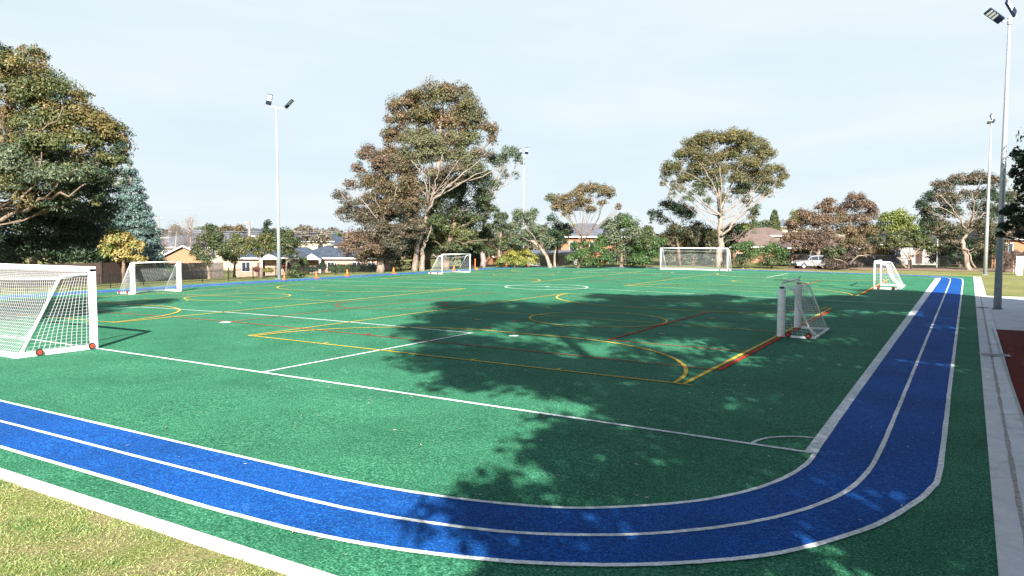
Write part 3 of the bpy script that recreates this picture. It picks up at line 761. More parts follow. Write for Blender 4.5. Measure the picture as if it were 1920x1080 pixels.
# ================================================================= HOUSES
def tri_prism_roof(mb, x0, x1, y0, y1, z, rh, ov=.4, hip=0, th=.14, mi=0):
    """gable or hip roof, ridge along x; hip = inset of the ridge"""
    x0 -= ov; x1 += ov; y0 -= ov; y1 += ov; ym = (y0+y1)/2
    v = [(x0, y0, z), (x1, y0, z), (x1, y1, z), (x0, y1, z), (x0+hip, ym, z+rh), (x1-hip, ym, z+rh)]
    v += [(a, b, c-th) for a, b, c in v]
    mb.add(v, [(0,1,5,4), (2,3,4,5), (1,2,5), (3,0,4), (6,10,11,7), (8,11,10,9), (7,11,8), (9,10,6), (0,6,7,1), (1,7,8,2), (2,8,9,3), (3,9,6,0)], mi)
def window(parent, x, z, w, h, y, vertical=1):
    m = MB(); t = .07
    m.box((x-w/2, y-.05, z), (x-w/2+t, y-.003, z+h)); m.box((x+w/2-t, y-.05, z), (x+w/2, y-.003, z+h))
    m.box((x-w/2+t, y-.05, z), (x+w/2-t, y-.003, z+t)); m.box((x-w/2+t, y-.05, z+h-t), (x+w/2-t, y-.003, z+h))
    for k in range(vertical): 
        xx = x-w/2+w*(k+1)/(vertical+1); m.box((xx-.02, y-.045, z+t), (xx+.02, y-.003, z+h-t))
    f = m.build('window', M['trim'], parent)
    m = MB(); m.box((x-w/2+t, y-.02, z+t), (x+w/2-t, y-.004, z+h-t)); m.build('pane', M['glass'], f)
def house(label, px, t, w, d, wh, rh, rz, wall, roof, hip=0, eave=None, gable_front=False, windows=(), doors=(), garage=(), portico=None, chimney=None, upper=None, cat='house', extra=None):
    """eave: photo row of the eave line; local y=0 is the front facing the pitch"""
    x, y = XY(px, t); z = ground(x, y)
    if eave is not None: z = W(px, eave, t)[2]-wh
    o = thing('house', label, cat, (x, y, z), YAW+rz)
    m = MB(); m.box((-w/2, 0, -2.2), (w/2, d, wh-.16))
    if gable_front:
        v = [(-w/2, 0, wh-.16), (w/2, 0, wh-.16), (0, 0, wh+rh-.30), (-w/2, d, wh-.16), (w/2, d, wh-.16), (0, d, wh+rh-.30)]
        m.add(v, [(0,1,2), (5,4,3), (0,2,5,3), (1,4,5,2)])
    m.build('wall', M[wall], o)
    m = MB()
    if gable_front:
        # ridge along y
        ov = .35; x0, x1, y0, y1 = -w/2-ov, w/2+ov, -ov, d+ov; th = .14
        for s in (-1, 1):
            e = s*(w/2+ov); v = [(e, y0, wh-.10), (0, y0, wh+rh), (0, y1, wh+rh), (e, y1, wh-.10)]; v += [(a, b, c-th) for a, b, c in v]
            m.add(v, [(0,1,2,3), (7,6,5,4), (0,4,5,1), (2,6,7,3), (3,7,4,0)])
    else: tri_prism_roof(m, -w/2, w/2, 0, d, wh, rh, .45, hip)
    rf = m.build('roof', M[roof], o)
    m = MB()
    if gable_front:
        for s in (-1, 1):
            m.bar((s*(w/2+.35), -.375, wh-.12), (0, -.375, wh+rh-.04), .04, .17)
    else:
        m.box((-w/2-.46, -.485, wh-.2), (w/2+.46, -.455, wh+.0))
    m.build('fascia', M['trim'], o)
    if chimney:
        m = MB(); m.box((chimney[0]-.35, chimney[1]-.3, wh), (chimney[0]+.35, chimney[1]+.3, wh+chimney[2])); m.build('chimney', M['brick_red'], rf)
    for wd in windows: window(o, wd[0], wd[1], wd[2], wd[3], 0, wd[4] if len(wd) > 4 else 1)
    for dx, dw in doors:
        m = MB(); m.box((dx-dw/2, -.04, 0), (dx+dw/2, -.003, 2.05)); dd = m.build('door', M['gold_door'], o)
        m = MB(); m.tube([(dx+dw*.35, -.10, 1.0), (dx+dw*.35, -.045, 1.0)], .03, 6); m.build('handle', M['galv'], dd)
    for gx, gw in garage:
        m = MB()
        for k in range(4): m.box((gx-gw/2, -.04, .02+k*.53), (gx+gw/2, -.003, .53+k*.53)); 
        m.build('garage_door', M['garage'], o)
    if portico:
        pxx, pw, ph = portico
        m = MB()
        for s in (-1, 1): m.bar((pxx+s*(pw/2-.12), -1.3, -1.0), (pxx+s*(pw/2-.12), -1.3, ph), .24)
        m.build('column', M['trim'], o)
        m = MB(); th = .1
        for s in (-1, 1):
            v = [(pxx+s*(pw/2+.2), -1.6, ph), (pxx, -1.6, ph+pw*.36), (pxx, -.3, ph+pw*.36), (pxx+s*(pw/2+.2), -.3, ph)]; v += [(a, b, c-th) for a, b, c in v]
            m.add(v, [(0,1,2,3), (7,6,5,4), (0,4,5,1), (2,6,7,3), (3,7,4,0)])
        m.build('portico_roof', M[roof], o)
        m = MB(); m.add([(pxx-pw/2, -1.55, ph-.08), (pxx+pw/2, -1.55, ph-.08), (pxx, -1.55, ph+pw*.36-.16)], [(0,1,2)])
        m.bar((pxx-pw/2-.1, -1.56, ph-.1), (pxx, -1.56, ph+pw*.36-.09), .05, .12); m.bar((pxx+pw/2+.1, -1.56, ph-.1), (pxx, -1.56, ph+pw*.36-.09), .05, .12)
        m.build('gable', M['trim'], o)
    if upper:
        ux, uw, ud, uh, urh, uy = upper
        m = MB(); m.box((ux-uw/2, uy, wh), (ux+uw/2, uy+ud, wh+uh-.15)); m.build('upper_wall', M['render_cream'], o)
        m = MB(); tri_prism_roof(m, ux-uw/2, ux+uw/2, uy, uy+ud, wh+uh, urh, .4, ud*.45); m.build('upper_roof', M[roof], o)
    return o
house('apricot rendered house with a steep white-edged gable and dark roof', 343, 93, 7.0, 13, 2.6, 1.95, R(24), 'render_orange', 'roof_dark', 0, 490, True, [(0, .7, 1.2, 1.1)])
house('house with a broad weathered grey roof behind the apricot gable', 355, 128, 16, 10, 2.6, 2.1, R(-8), 'render_cream', 'roof_grey', 3.5, 463, False, [(-4, .8, 1.6, 1.2), (4, .8, 1.6, 1.2)])
house('pink brick house behind the row of pruned street trees', 498, 103, 8.2, 9, 2.7, 1.6, R(4), 'brick_pink', 'roof_navy', 2.6, 483, False, [(-2.6, .75, 1.2, 1.4), (2.9, .75, 1.0, 1.4)], [(-.6, 1.0)], portico=(.9, 2.4, 2.55))
house('big two-level house with navy tiled roof and white entry gable', 628, 110, 12.8, 11, 2.7, 1.75, R(-3), 'brick_pink', 'roof_navy', 4.2, 483, False, [(3.2, .6, 1.2, 1.5), (-.6, .7, 1.1, 1.4), (5.4, .6, 1.2, 1.4)], [(-1.9, 1.0)], [(-5.0, 2.4)], portico=(-2.9, 2.5, 2.5), upper=(1.2, 5.2, 5, 2.0, 1.3, 4.4))
house('low pink garage wing with navy roof left of the entry gable', 553, 112, 4.6, 8, 2.5, 1.5, R(2), 'brick_pink', 'roof_navy', 1.8, 483, False, [], [], [(0.2, 2.6)])
house('orange brick cottage with terracotta roof behind the dark tank', 899, 112, 4.2, 9, 2.7, 2.0, R(-20), 'brick_orange', 'roof_red', 0, 481, True, [(0, .7, 1.8, 1.3)])
house('brick house with a big blue-grey hipped roof behind the flat-topped gum', 1112, 112, 9.6, 10, 4.6, 2.0, R(6), 'brick_orange', 'roof_grey', 4.0, 443, False, [(-3, 2.5, 1.2, 1.3), (0, 2.5, 1.2, 1.3), (3, .5, 1.4, 1.4)], [], [(-3.6, 2.4)])
house('house with cream carport wall low behind the leaning gum', 1040, 106, 7.5, 6, 2.4, .5, R(3), 'render_white', 'roof_grey', 0, 476, False, [(-2.6, .8, 1.0, 1.0)], [], [(.6, 2.3)])
house('house with long brown tiled roof right of the big pale gum', 1425, 112, 9.5, 9, 3.0, 2.0, R(5), 'brick_red', 'roof_brown', 2.6, 462, False, [(-3, .8, 1.6, 1.2)])
house('house with upper brown roof and white fascia far behind the pale gum', 1440, 134, 7.5, 8, 4.0, 1.4, R(0), 'render_cream', 'roof_brown', 2.6, 441, False, [(0, 2.6, 3.8, .7, 3)])
house('orange brick house hidden behind the reddish trees above the parked car', 1560, 108, 12, 8, 2.7, 1.6, R(-3), 'brick_orange', 'roof_brown', 2.6, 464, False, [(-3, .8, 1.4, 1.2), (1.5, .8, 1.6, 1.3)])
house('pale rendered house behind the V-forked little tree', 1722, 110, 11, 8, 2.8, 1.5, R(0), 'render_white', 'roof_dark', 2.6, 458, False, [(-3.4, .8, 1.6, 1.3), (3.0, .8, 1.6, 1.3)], [(0, 1.0)])
house('orange brick house with brown roof at the right edge above the vines', 1925, 99, 9, 8, 2.8, 1.6, R(-2), 'brick_orange', 'roof_brown', 2.0, 447, False, [(-2.8, .7, 1.9, 1.5, 2)])
for i, (px, t, e, lb) in enumerate(((352, 190, 445, 'distant grey-roofed house left of the bare tree tip'), (455, 210, 442, 'distant dark-roofed house above the pruned trees'), (578, 170, 452, 'distant slate-roofed house left of the navy roofs'), (1460, 230, 425, 'distant house on the right hill above the reddish trees'), (415, 175, 452, 'distant pale house behind the pruned street trees'))):
    house(lb, px, t, 12, 9, 2.8, 2.0, R(rnd.uniform(-25, 25)), 'render_cream', ('roof_grey', 'roof_dark', 'roof_navy', 'roof_grey', 'roof_dark')[i], 3, e, False, [(-3, .8, 1.5, 1.2), (3, .8, 1.5, 1.2)])

# school block outside the frame at right: its roof edge throws the straight-edged shade over the track
P_ = [(33.6, 31.4), (50, 16.8), (50, 13), (33.6, 13)]
H_ = 10.0
o = thing('school_building', 'two-storey brick school block outside the frame beside the red surface', 'building', (33.6, 13, crown_z(27)))
q = [(x-33.6, y-13) for x, y in P_]
m = MB(); v = [(x, y, -.3) for x, y in q]+[(x, y, H_-.3) for x, y in q]
m.add(v, [(0,1,2,3), (7,6,5,4), (0,4,5,1), (1,5,6,2), (2,6,7,3), (3,7,4,0)]); m.build('wall', M['brick_red'], o)
q2 = [(-.4, 18.6), (17, 3.2), (17, -.4), (-.4, -.4)]
m = MB(); v = [(x, y, H_-.28) for x, y in q2]+[(x, y, H_) for x, y in q2]
m.add(v, [(0,1,2,3), (7,6,5,4), (0,4,5,1), (1,5,6,2), (2,6,7,3), (3,7,4,0)]); m.build('roof', M['roof_grey'], o)
for fl in (0, 1):
    for k in range(4):
        yy = 2.2+k*4.1; z0 = 1.0+fl*4.6
        m = MB(); m.box((-.06, yy-1.1, z0), (-.005, yy+1.1, z0+1.9)); f = m.build('window', M['trim'], o)
        m = MB(); m.box((-.075, yy-1.0, z0+.1), (-.061, yy-.05, z0+1.8)); m.box((-.075, yy+.05, z0+.1), (-.061, yy+1.0, z0+1.8)); m.build('pane', M['glass'], f)

# ================================================================= CAR, BOARD, TANK, POLES, WIRES
def car(label, px, t, rz, mat):
    x, y = XY(px, t); o = thing('parked_car', label, 'car', (x, y, ground(x, y)), YAW+rz)
    prof = [(-2.25, .35), (-2.28, .62), (-2.15, .80), (-1.25, .98), (-1.05, 1.02), (-.45, 1.50), (.2, 1.60), (1.3, 1.58), (1.85, 1.42), (2.2, .98), (2.25, .6), (2.2, .35)]
    m = MB(); n = len(prof); vs = []
    def wid(z): return .90 if z < 1.0 else .90-.16*(z-1.0)/.6
    for s in (-1, 1):
        for a, z in prof: vs.append((a, s*wid(z), z))
    fs = [tuple(range(n-1, -1, -1)), tuple(n+k for k in range(n))]+[(k, (k+1) % n, n+(k+1) % n, n+k) for k in range(n)]
    m.add(vs, fs); m.build('body', M[mat], o, bevel=.05)
    for s in (-1, 1):
        m = MB(); yy = s*.90
        g = [(-.95, 1.04), (-.42, 1.42), (.35, 1.50), (.35, 1.04)]; g2 = [(.43, 1.04), (.43, 1.50), (1.3, 1.47), (1.72, 1.10)]
        for gg in (g, g2): m.add([(a, s*(wid(z)+.004), z) for a, z in gg], [(0, 1, 2, 3) if s < 0 else (3, 2, 1, 0)])
        m.build('side_window', M['glass'], o)
        m = MB(); m.box((-1.0, s*.92-.09, 1.0), (-.82, s*.92+.09, 1.13)); m.build('mirror', M[mat], o)
        m = MB(); m.box((-2.27, s*.62-.2, .66), (-2.05, s*.62+.2, .80)); m.build('headlight', M['lamp_face'], o)
        m = MB(); m.box((2.1, s*.68-.15, .75), (2.27, s*.68+.15, .95)); m.build('tail_light', M['rim_red'], o)
    m = MB(); m.add([(-1.07, -.80, 1.035), (-1.07, .80, 1.035), (-.47, .72, 1.50), (-.47, -.72, 1.50)], [(3, 2, 1, 0)]); 
    for i in range(len(m.v)): m.v[i] = (m.v[i][0]-.02, m.v[i][1], m.v[i][2]+.02)
    m.build('windscreen', M['glass'], o)
    for wx in (-1.42, 1.38):
        for s in (-1, 1):
            m = MB(); m.tube([(wx, s*.72, .33), (wx, s*.925, .33)], .33, 20); w_ = m.build('wheel', M['rubber'], o)
            m = MB(); m.tube([(wx, s*.90, .33), (wx, s*.935, .33)], .19, 14); m.build('rim', M['galv'], w_)
    return o
car('whitish car toned down for leaf shade, parked behind the fence under a leaning branch', 1522, 90, R(5), 'car_paint')
car('blue car parked in shade seen behind the far right goal', 1650, 104, R(-4), 'blue_box')
x, y = XY(1911, 79); o = thing('white_board', 'plain white upright board standing on the grass at the right edge', 'board', (x, y, ground(x, y)-.02), YAW)
m = MB(); m.box((-.37, -.05, .12), (.37, .05, 1.95)); m.build('panel', M['white_paint'], o, bevel=.02)
m = MB(); m.box((-.30, -.12, 0), (.30, .12, .118)); m.build('foot', M['white_paint'], o)
x, y = XY(885, 101); o = thing('water_tank', 'dark round tank beside the orange brick cottage', 'tank', (x, y, ground(x, y)))
m = MB(); m.tube([(0, 0, 0), (0, 0, 1.9), (0, 0, 2.15)], [1.5, 1.5, 1.1], 28); m.build('vessel', M['tank'], o, smooth=False)
m = MB(); m.tube([(0, 0, 2.15), (0, 0, 2.22)], .35, 16); m.build('lid', M['black'], o)
def util(label, px, t, top, r=.14, arm=True, mat='pole_wood'):
    x, y = XY(px, t); z = ground(x, y); h = W(px, top, t)[2]-z; o = thing('utility_pole', label, 'utility pole', (x, y, z-.1), YAW+.2)
    m = MB(); m.tube([(0, 0, 0), (0, 0, h)], [r, r*.75], 10); m.build('shaft', M[mat], o, smooth=True)
    if arm:
        m = MB(); m.bar((-.9, 0, h-.35), (.9, 0, h-.35), .1); m.build('crossarm', M['pole_wood'], o)
        for k in (-.8, -.4, .4, .8):
            m = MB(); m.tube([(k, 0, h-.30), (k, 0, h-.17)], .04, 8); m.build('insulator', M['trim'], o)
    return o
util('timber utility pole among the small gums left of the yellow green shrub', 943, 100, 425)
util('white pole standing before the pale rendered house', 1756, 98, 447, .11, False, 'trim')
util('distant utility pole rising over the pruned street trees', 469, 150, 414, .30)
util('distant utility pole left of the bare tree', 300, 150, 405, .16)
util('slim pole standing before the dark gum trunks', 755, 92, 485, .04, False, 'trim')
def wire(label, a, b, sag=.8, r=.02):
    a = np.array(a); b = np.array(b); m = MB(); P = [a+(b-a)*k/16-np.array([0, 0, sag*4*(k/16)*(1-k/16)]) for k in range(17)]
    m.tube([p-P[0] for p in P], r, 4, cap=False); tag(m.build('power_line', M['wire'], loc=tuple(P[0])), label, 'power line', 'overhead wires beyond the left houses')
for k, (ya, yb, sg, r) in enumerate(((427, 430, .5, .03), (432, 433, .5, .03), (440, 436, .7, .035), (384, 389, .8, .018), (392, 396, .9, .015))):
    wire(('highest of the lower wires above the apricot house', 'middle wire crossing behind the pruned trees', 'lowest pale wire over the grey roof', 'thin wire crossing the sky by the bare tree tip', 'faint second wire crossing the sky left of the lamp pole')[k], W(285, ya, 118), W(640, yb, 126), sg, r)
x, y = XY(562, 101); o = thing('letter_box', 'small dark letter box with pitched roof in the front garden', 'letter box', (x, y, ground(x, y)))
m = MB(); m.bar((0, 0, 0), (0, 0, 1.1), .12); m.build('stem', M['pole_wood'], o)
m = MB(); m.box((-.3, -.2, 1.1), (.3, .2, 1.4)); m.add([(-.38, -.28, 1.4), (.38, -.28, 1.4), (.38, .28, 1.4), (-.38, .28, 1.4), (0, -.28, 1.75), (0, .28, 1.75)], [(0,1,4), (2,3,5), (1,2,5,4), (3,0,4,5), (0,3,2,1)]); m.build('box', M['black'], o)

# ================================================================= TREES (pixel column / depth of the photographed tree -> world)
T = ptree
# big left gum: crown fills the upper left
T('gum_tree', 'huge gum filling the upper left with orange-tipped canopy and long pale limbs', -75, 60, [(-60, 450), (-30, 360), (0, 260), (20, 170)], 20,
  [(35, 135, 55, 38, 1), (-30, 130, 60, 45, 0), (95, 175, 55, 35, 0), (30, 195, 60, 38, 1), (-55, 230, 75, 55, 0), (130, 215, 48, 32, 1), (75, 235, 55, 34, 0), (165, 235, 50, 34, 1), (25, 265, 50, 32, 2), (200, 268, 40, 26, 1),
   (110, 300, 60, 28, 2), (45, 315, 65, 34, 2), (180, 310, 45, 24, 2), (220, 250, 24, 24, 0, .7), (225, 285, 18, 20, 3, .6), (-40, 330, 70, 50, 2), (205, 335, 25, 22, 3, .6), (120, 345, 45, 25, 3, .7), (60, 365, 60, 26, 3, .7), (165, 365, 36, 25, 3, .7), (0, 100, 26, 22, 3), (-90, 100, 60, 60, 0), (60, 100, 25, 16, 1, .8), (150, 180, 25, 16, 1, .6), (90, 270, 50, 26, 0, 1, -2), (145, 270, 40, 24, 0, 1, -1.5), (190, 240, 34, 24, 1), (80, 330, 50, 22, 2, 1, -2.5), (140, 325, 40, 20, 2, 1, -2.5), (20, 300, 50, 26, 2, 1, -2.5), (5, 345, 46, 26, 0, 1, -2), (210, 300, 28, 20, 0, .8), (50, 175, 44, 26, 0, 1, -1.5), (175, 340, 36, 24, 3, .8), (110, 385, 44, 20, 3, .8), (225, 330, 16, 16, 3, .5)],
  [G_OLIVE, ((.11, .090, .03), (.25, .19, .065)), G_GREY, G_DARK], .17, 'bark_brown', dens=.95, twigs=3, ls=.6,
  limbs=[([(-60, 430), (-20, 412), (40, 396), (80, 375, -1.5), (120, 362, -2.5), (160, 345, -3)], 9, 2.2), ([(30, 398), (42, 370, -2), (62, 345, -3), (74, 318, -3.5), (78, 285, -4)], 4, 1.5), ([(80, 375, -1.5), (105, 352, -3), (112, 335, -3.5), (140, 318, -4)], 3, 1), ([(-40, 400), (0, 388, -1), (30, 370, -2)], 6, 2),
         ([(-20, 300), (60, 260, -2), (110, 225, -3), (118, 200, -3.3)], 4, 1.5), ([(62, 345, -3), (68, 310, -4), (60, 292, -4.2)], 2, 1)])
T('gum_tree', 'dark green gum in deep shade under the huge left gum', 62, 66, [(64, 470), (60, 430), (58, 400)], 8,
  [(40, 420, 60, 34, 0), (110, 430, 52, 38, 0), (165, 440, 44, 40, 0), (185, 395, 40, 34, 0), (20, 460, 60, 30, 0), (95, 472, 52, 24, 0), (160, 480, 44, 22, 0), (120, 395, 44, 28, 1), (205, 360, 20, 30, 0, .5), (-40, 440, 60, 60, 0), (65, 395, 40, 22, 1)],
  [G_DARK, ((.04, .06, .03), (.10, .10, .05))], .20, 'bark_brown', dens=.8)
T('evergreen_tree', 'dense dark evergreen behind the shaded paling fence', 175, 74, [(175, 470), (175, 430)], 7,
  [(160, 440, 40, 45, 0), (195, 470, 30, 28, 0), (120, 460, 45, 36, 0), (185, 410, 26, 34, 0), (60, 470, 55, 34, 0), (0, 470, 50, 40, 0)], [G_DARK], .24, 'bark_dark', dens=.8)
T('evergreen_tree', 'dark low thicket between the golden shrub and the shaded paling fence', 245, 72, [(245, 510)], 2, [(205, 500, 24, 18), (235, 505, 24, 14), (262, 508, 20, 14), (285, 505, 16, 16), (190, 485, 20, 20)], [G_DARK], .18, 'bark_dark', dens=.9, twigs=1)
# blue spruce: tiers
def conifer(label, px, t, top, bot, wpx, tones, size, name='spruce_tree'):
    b = base(px, t); zt = W(px, top, t)[2]; zb = W(px, bot, t)[2]; H = zt-zb
    bl = []; n = 13
    for k in range(n):
        f = k/(n-1); z = zb+H*(f*.96); rr = wpx*t/F*(1-f)**.72*.92+.12
        if k == n-1: bl.append(((b[0], b[1], z), (.28, .28, H*.06), tones, 1.2)); continue
        m_ = max(4, int(11*(1-f)+4))
        for j in range(m_):
            a = 2*math.pi*(j+rnd.random()*.7)/m_+k; q = rr*rnd.uniform(.55, .9)
            bl.append(((b[0]+math.cos(a)*q, b[1]+math.sin(a)*q, z-rr*.12+rnd.uniform(-.2, .2)), (rr*.36+.2, rr*.36+.2, H*.036+.08), tones, 1.0))
    return tree(name, label, b, [b, (b[0], b[1], zb+H*.5), (b[0], b[1], zt-.3)], .24*H/12, bl, size, 'bark_brown', dens=.75, clump=.55, droop=.9, auto=False)
conifer('tall blue-grey spruce standing left of the apricot gable house', 249, 92, 300, 492, 56, G_BLUE, .20)
conifer('small distant pine on the right hill skyline', 1450, 190, 395, 430, 9, G_MID, .5, 'pine_tree')
T('golden_shrub', 'golden yellow leafy shrub at the foot of the blue spruce', 232, 64, [(232, 480), (232, 465)], 4,
  [(225, 448, 26, 17), (250, 462, 20, 16), (238, 480, 26, 14), (262, 488, 16, 10), (212, 435, 14, 10, 1), (205, 470, 20, 20, 1)], [G_GOLD, G_LIME], .18, 'bark_brown', dens=.9, cat='shrub')
T('shrub', 'clipped green bush behind the left padded goal', 308, 72, [(308, 520)], 2, [(300, 512, 16, 16), (318, 508, 14, 13), (286, 510, 16, 18, 1)], [G_GREEN, G_DARK], .14, 'bark_brown', cat='shrub')
# bare trees
def bare(label, px, t, top, spread, r, seed, name='bare_tree'):
    rr_ = random.Random(seed); b = base(px, t); H = W(px, top, t)[2]-b[2]; m = MB()
    def grow(p, d, L, r, k):
        if k == 0 or r < .006: return
        pts = [p]; dd = np.array(d)
        for i in range(3):
            dd = dd+np.array([rr_.gauss(0, .13), rr_.gauss(0, .13), rr_.gauss(0, .08)]); dd /= np.linalg.norm(dd); pts.append(pts[-1]+dd*L/3)
        m.tube([q-b for q in pts], [r, r*.88, r*.76, r*.66], 5, cap=False)
        for i in range(rr_.choice((2, 3, 3))):
            nd = dd+np.array([rr_.gauss(0, spread), rr_.gauss(0, spread), rr_.uniform(-.05, .35)]); nd /= np.linalg.norm(nd)
            grow(pts[-1] if i < 2 else pts[2], nd, L*rr_.uniform(.62, .85), r*.60, k-1)
    grow(b.copy(), (0, 0, 1), H*.30, r, 7)
    o = thing(name, label, 'tree', b); m.build('trunk', M['bark_grey'], o); return o
bare('tall leafless tree with fine twigs rising above the apricot house', 348, 110, 388, .42, .2, 3)
bare('broad leafless tree left of the tall bare one', 322, 118, 425, .55, .18, 5)
bare('low leafless tree right of the tall bare one', 385, 116, 432, .6, .16, 9)
TW = ((.10, .07, .062), (.18, .135, .12))
T('leafless_thicket', 'russet twiggy winter trees around the foot of the tall bare tree', 330, 114, [(330, 455), (332, 435)], 2, [(303, 440, 16, 13), (325, 432, 16, 15), (342, 440, 16, 14), (300, 460, 14, 12), (365, 446, 16, 12), (390, 445, 14, 12), (410, 447, 14, 12), (350, 458, 18, 12)], [TW], .10, 'bark_grey', dens=.16, twigs=14, clump=.6)
T('street_tree', 'first pruned round tree from the left, leaning over the grey paling fence', 392, 71, [(391, 505), (388, 480)], 3.6,
  [(372, 470, 17, 17), (392, 452, 20, 17), (410, 463, 18, 16), (385, 485, 18, 10), (420, 472, 14, 12), (393, 430, 12, 10), (408, 445, 14, 12)], [G_MID], .14, 'bark_pale', group='pruned street trees', dens=.95)
T('street_tree', 'second pruned round tree from the left in the street row', 440, 76, [(440, 505), (441, 480)], 3,
  [(430, 465, 14, 14), (448, 455, 15, 14), (438, 483, 16, 11), (455, 470, 13, 12), (425, 480, 12, 10), (440, 445, 12, 8)], [G_OLIVE], .14, 'bark_brown', group='pruned street trees', dens=.95)
T('street_tree', 'third pruned tree with whitish trunk just left of the lamp pole', 490, 69, [(489, 505), (487, 480)], 3.6,
  [(478, 465, 16, 12), (494, 452, 17, 13), (510, 465, 14, 12), (486, 475, 16, 7), (470, 452, 11, 9), (503, 445, 11, 9)], [G_OLIVE], .14, 'bark_pale', group='pruned street trees', dens=.95)
T('conifer_tree', 'narrow dark conifer tip behind the third pruned tree', 501, 108, [(501, 450)], 2.5, [(501, 420, 8, 9), (502, 434, 13, 10), (500, 450, 14, 12)], [G_DARK], .22, 'bark_brown')
T('evergreen_tree', 'grey green bushy tree just right of the lamp pole before the houses', 537, 96, [(537, 490)], 3, [(533, 440, 16, 14), (547, 455, 17, 16), (533, 470, 15, 16), (549, 478, 12, 12), (526, 450, 12, 14)], [G_MID, G_GREY], .2, 'bark_brown')
T('shrub', 'spiky green shrub growing against the fence by the lamp pole foot', 556, 70, [(556, 515)], 1.5, [(550, 511, 13, 8), (562, 514, 13, 6), (555, 500, 8, 7)], [G_MID], .11, 'bark_brown', cat='shrub')
for (px, py, rx, ry, t, tn, lb) in ((569, 493, 7, 10, 104, G_GREEN, 'egg-shaped clipped green topiary before the garage door'), (532, 490, 6, 6, 100, G_GREEN, 'small round clipped bush beside the lamp pole'), (536, 501, 9, 6, 100, ((.16, .04, .035), (.28, .08, .06)), 'low red-leaved shrub right of the lamp pole'),
                                   (604, 500, 9, 8, 103, G_DARK, 'dark square clipped hedge before the entry columns'), (585, 505, 11, 5, 100, G_DARK, 'low dark rounded shrub before the house porch'), (481, 505, 5, 6, 95, ((.16, .04, .035), (.28, .08, .06)), 'small red shrub behind the whitish street tree trunk'), (503, 507, 8, 5, 92, G_YEL, 'small yellow shrub behind the street tree trunk')):
    b = base(px, t); c = W(px, py, t); s_ = t/F
    tree('garden_shrub', lb, b, [b, c], .04, [(c, (rx*s_, rx*s_, ry*s_), tn, 1.6)], .16, 'bark_brown', cat='shrub', auto=False, dens=1.1)
# long hedge
a = XY(622, 97); c = XY(702, 95); bl = []
for k in range(12):
    x, y = a[0]+(c[0]-a[0])*k/11, a[1]+(c[1]-a[1])*k/11; z = W(622+80*k/11, 504, 96)[2]; bl.append(((x, y, z), (.45, .5, .62), G_GREEN if k % 2 else G_MID, 1.5))
tree('hedge', 'long clipped green hedge before the two-level house', (a[0], a[1], ground(*a)), [(a[0], a[1], 0), (a[0], a[1], ground(*a)+.4)], .04, bl, .15, 'bark_brown', cat='hedge', auto=False, dens=1.1)

# central cluster
T('gum_tree', 'tallest gum with a domed brown-green crown in the central cluster', 800, 92, [(805, 420), (820, 330), (825, 250), (828, 200)], 6.5,
  [(765, 205, 36, 26, 1), (815, 182, 42, 26, 0), (862, 190, 38, 28, 0), (888, 222, 26, 26, 0), (745, 228, 26, 22, 1), (800, 222, 42, 26, 0), (850, 232, 40, 26, 1), (735, 255, 22, 18, 1), (785, 258, 36, 20, 0), (880, 262, 28, 20, 2), (920, 240, 17, 16, 1, .8), (925, 262, 12, 14, 1, .7), (835, 270, 40, 18, 2), (838, 166, 20, 11, 1), (775, 180, 20, 12, 1), (725, 262, 12, 14, 1, .7), (735, 290, 24, 18, 1)],
  [((.075, .080, .030), (.185, .155, .065)), ((.095, .07, .035), (.21, .135, .07)), G_OLIVE], .20, 'bark_pale', dens=.95, twigs=5)
T('gum_tree', 'grey-green gum with a fan of bare white limbs in the centre of the cluster', 777, 85, [(783, 460), (795, 420), (803, 390), (815, 360)], 5.4,
  [(775, 262, 30, 17), (808, 268, 32, 19), (845, 258, 26, 14), (790, 292, 34, 16), (835, 290, 34, 16), (870, 296, 30, 16), (762, 290, 20, 16), (855, 318, 30, 12, 1), (890, 315, 26, 14), (905, 290, 22, 14, 1, .7), (815, 325, 26, 12, 1), (775, 320, 20, 12, 1, .7), (758, 315, 18, 16, 1), (742, 300, 14, 14, 1), (772, 350, 22, 16, 1, .9), (780, 380, 20, 16, 1, 1, -1.5), (765, 405, 22, 18, 1, 1, -1.5), (755, 360, 20, 18, 1), (785, 425, 18, 16, 1, 1, -2), (860, 338, 22, 8, 1, .7), (800, 268, 26, 14, 0, 1, -1)],
  [((.085, .10, .045), (.20, .19, .095)), ((.10, .085, .055), (.20, .15, .10))], .17, 'bark_pale', dens=.9, twigs=5,
  limbs=[([(800, 400), (815, 372, -1.5), (845, 345, -2.5), (870, 322, -3), (900, 300, -3)], 4, 1), ([(803, 390), (835, 352, -1.8), (880, 335, -2.6), (915, 318, -3)], 3.5, .9), ([(805, 385), (815, 350, -1), (822, 320, -2), (830, 290, -2.2)], 3, .9), ([(803, 388), (800, 350, -2), (790, 320, -2.6), (770, 300, -3)], 3, .9), ([(812, 375), (850, 350, -1), (905, 330, -1), (945, 310, -.5)], 2.5, .8), ([(810, 372), (838, 330, -2.5), (860, 300, -3)], 2.2, .7), ([(803, 380), (806, 340, -2), (802, 310, -2.6)], 2, .7)])
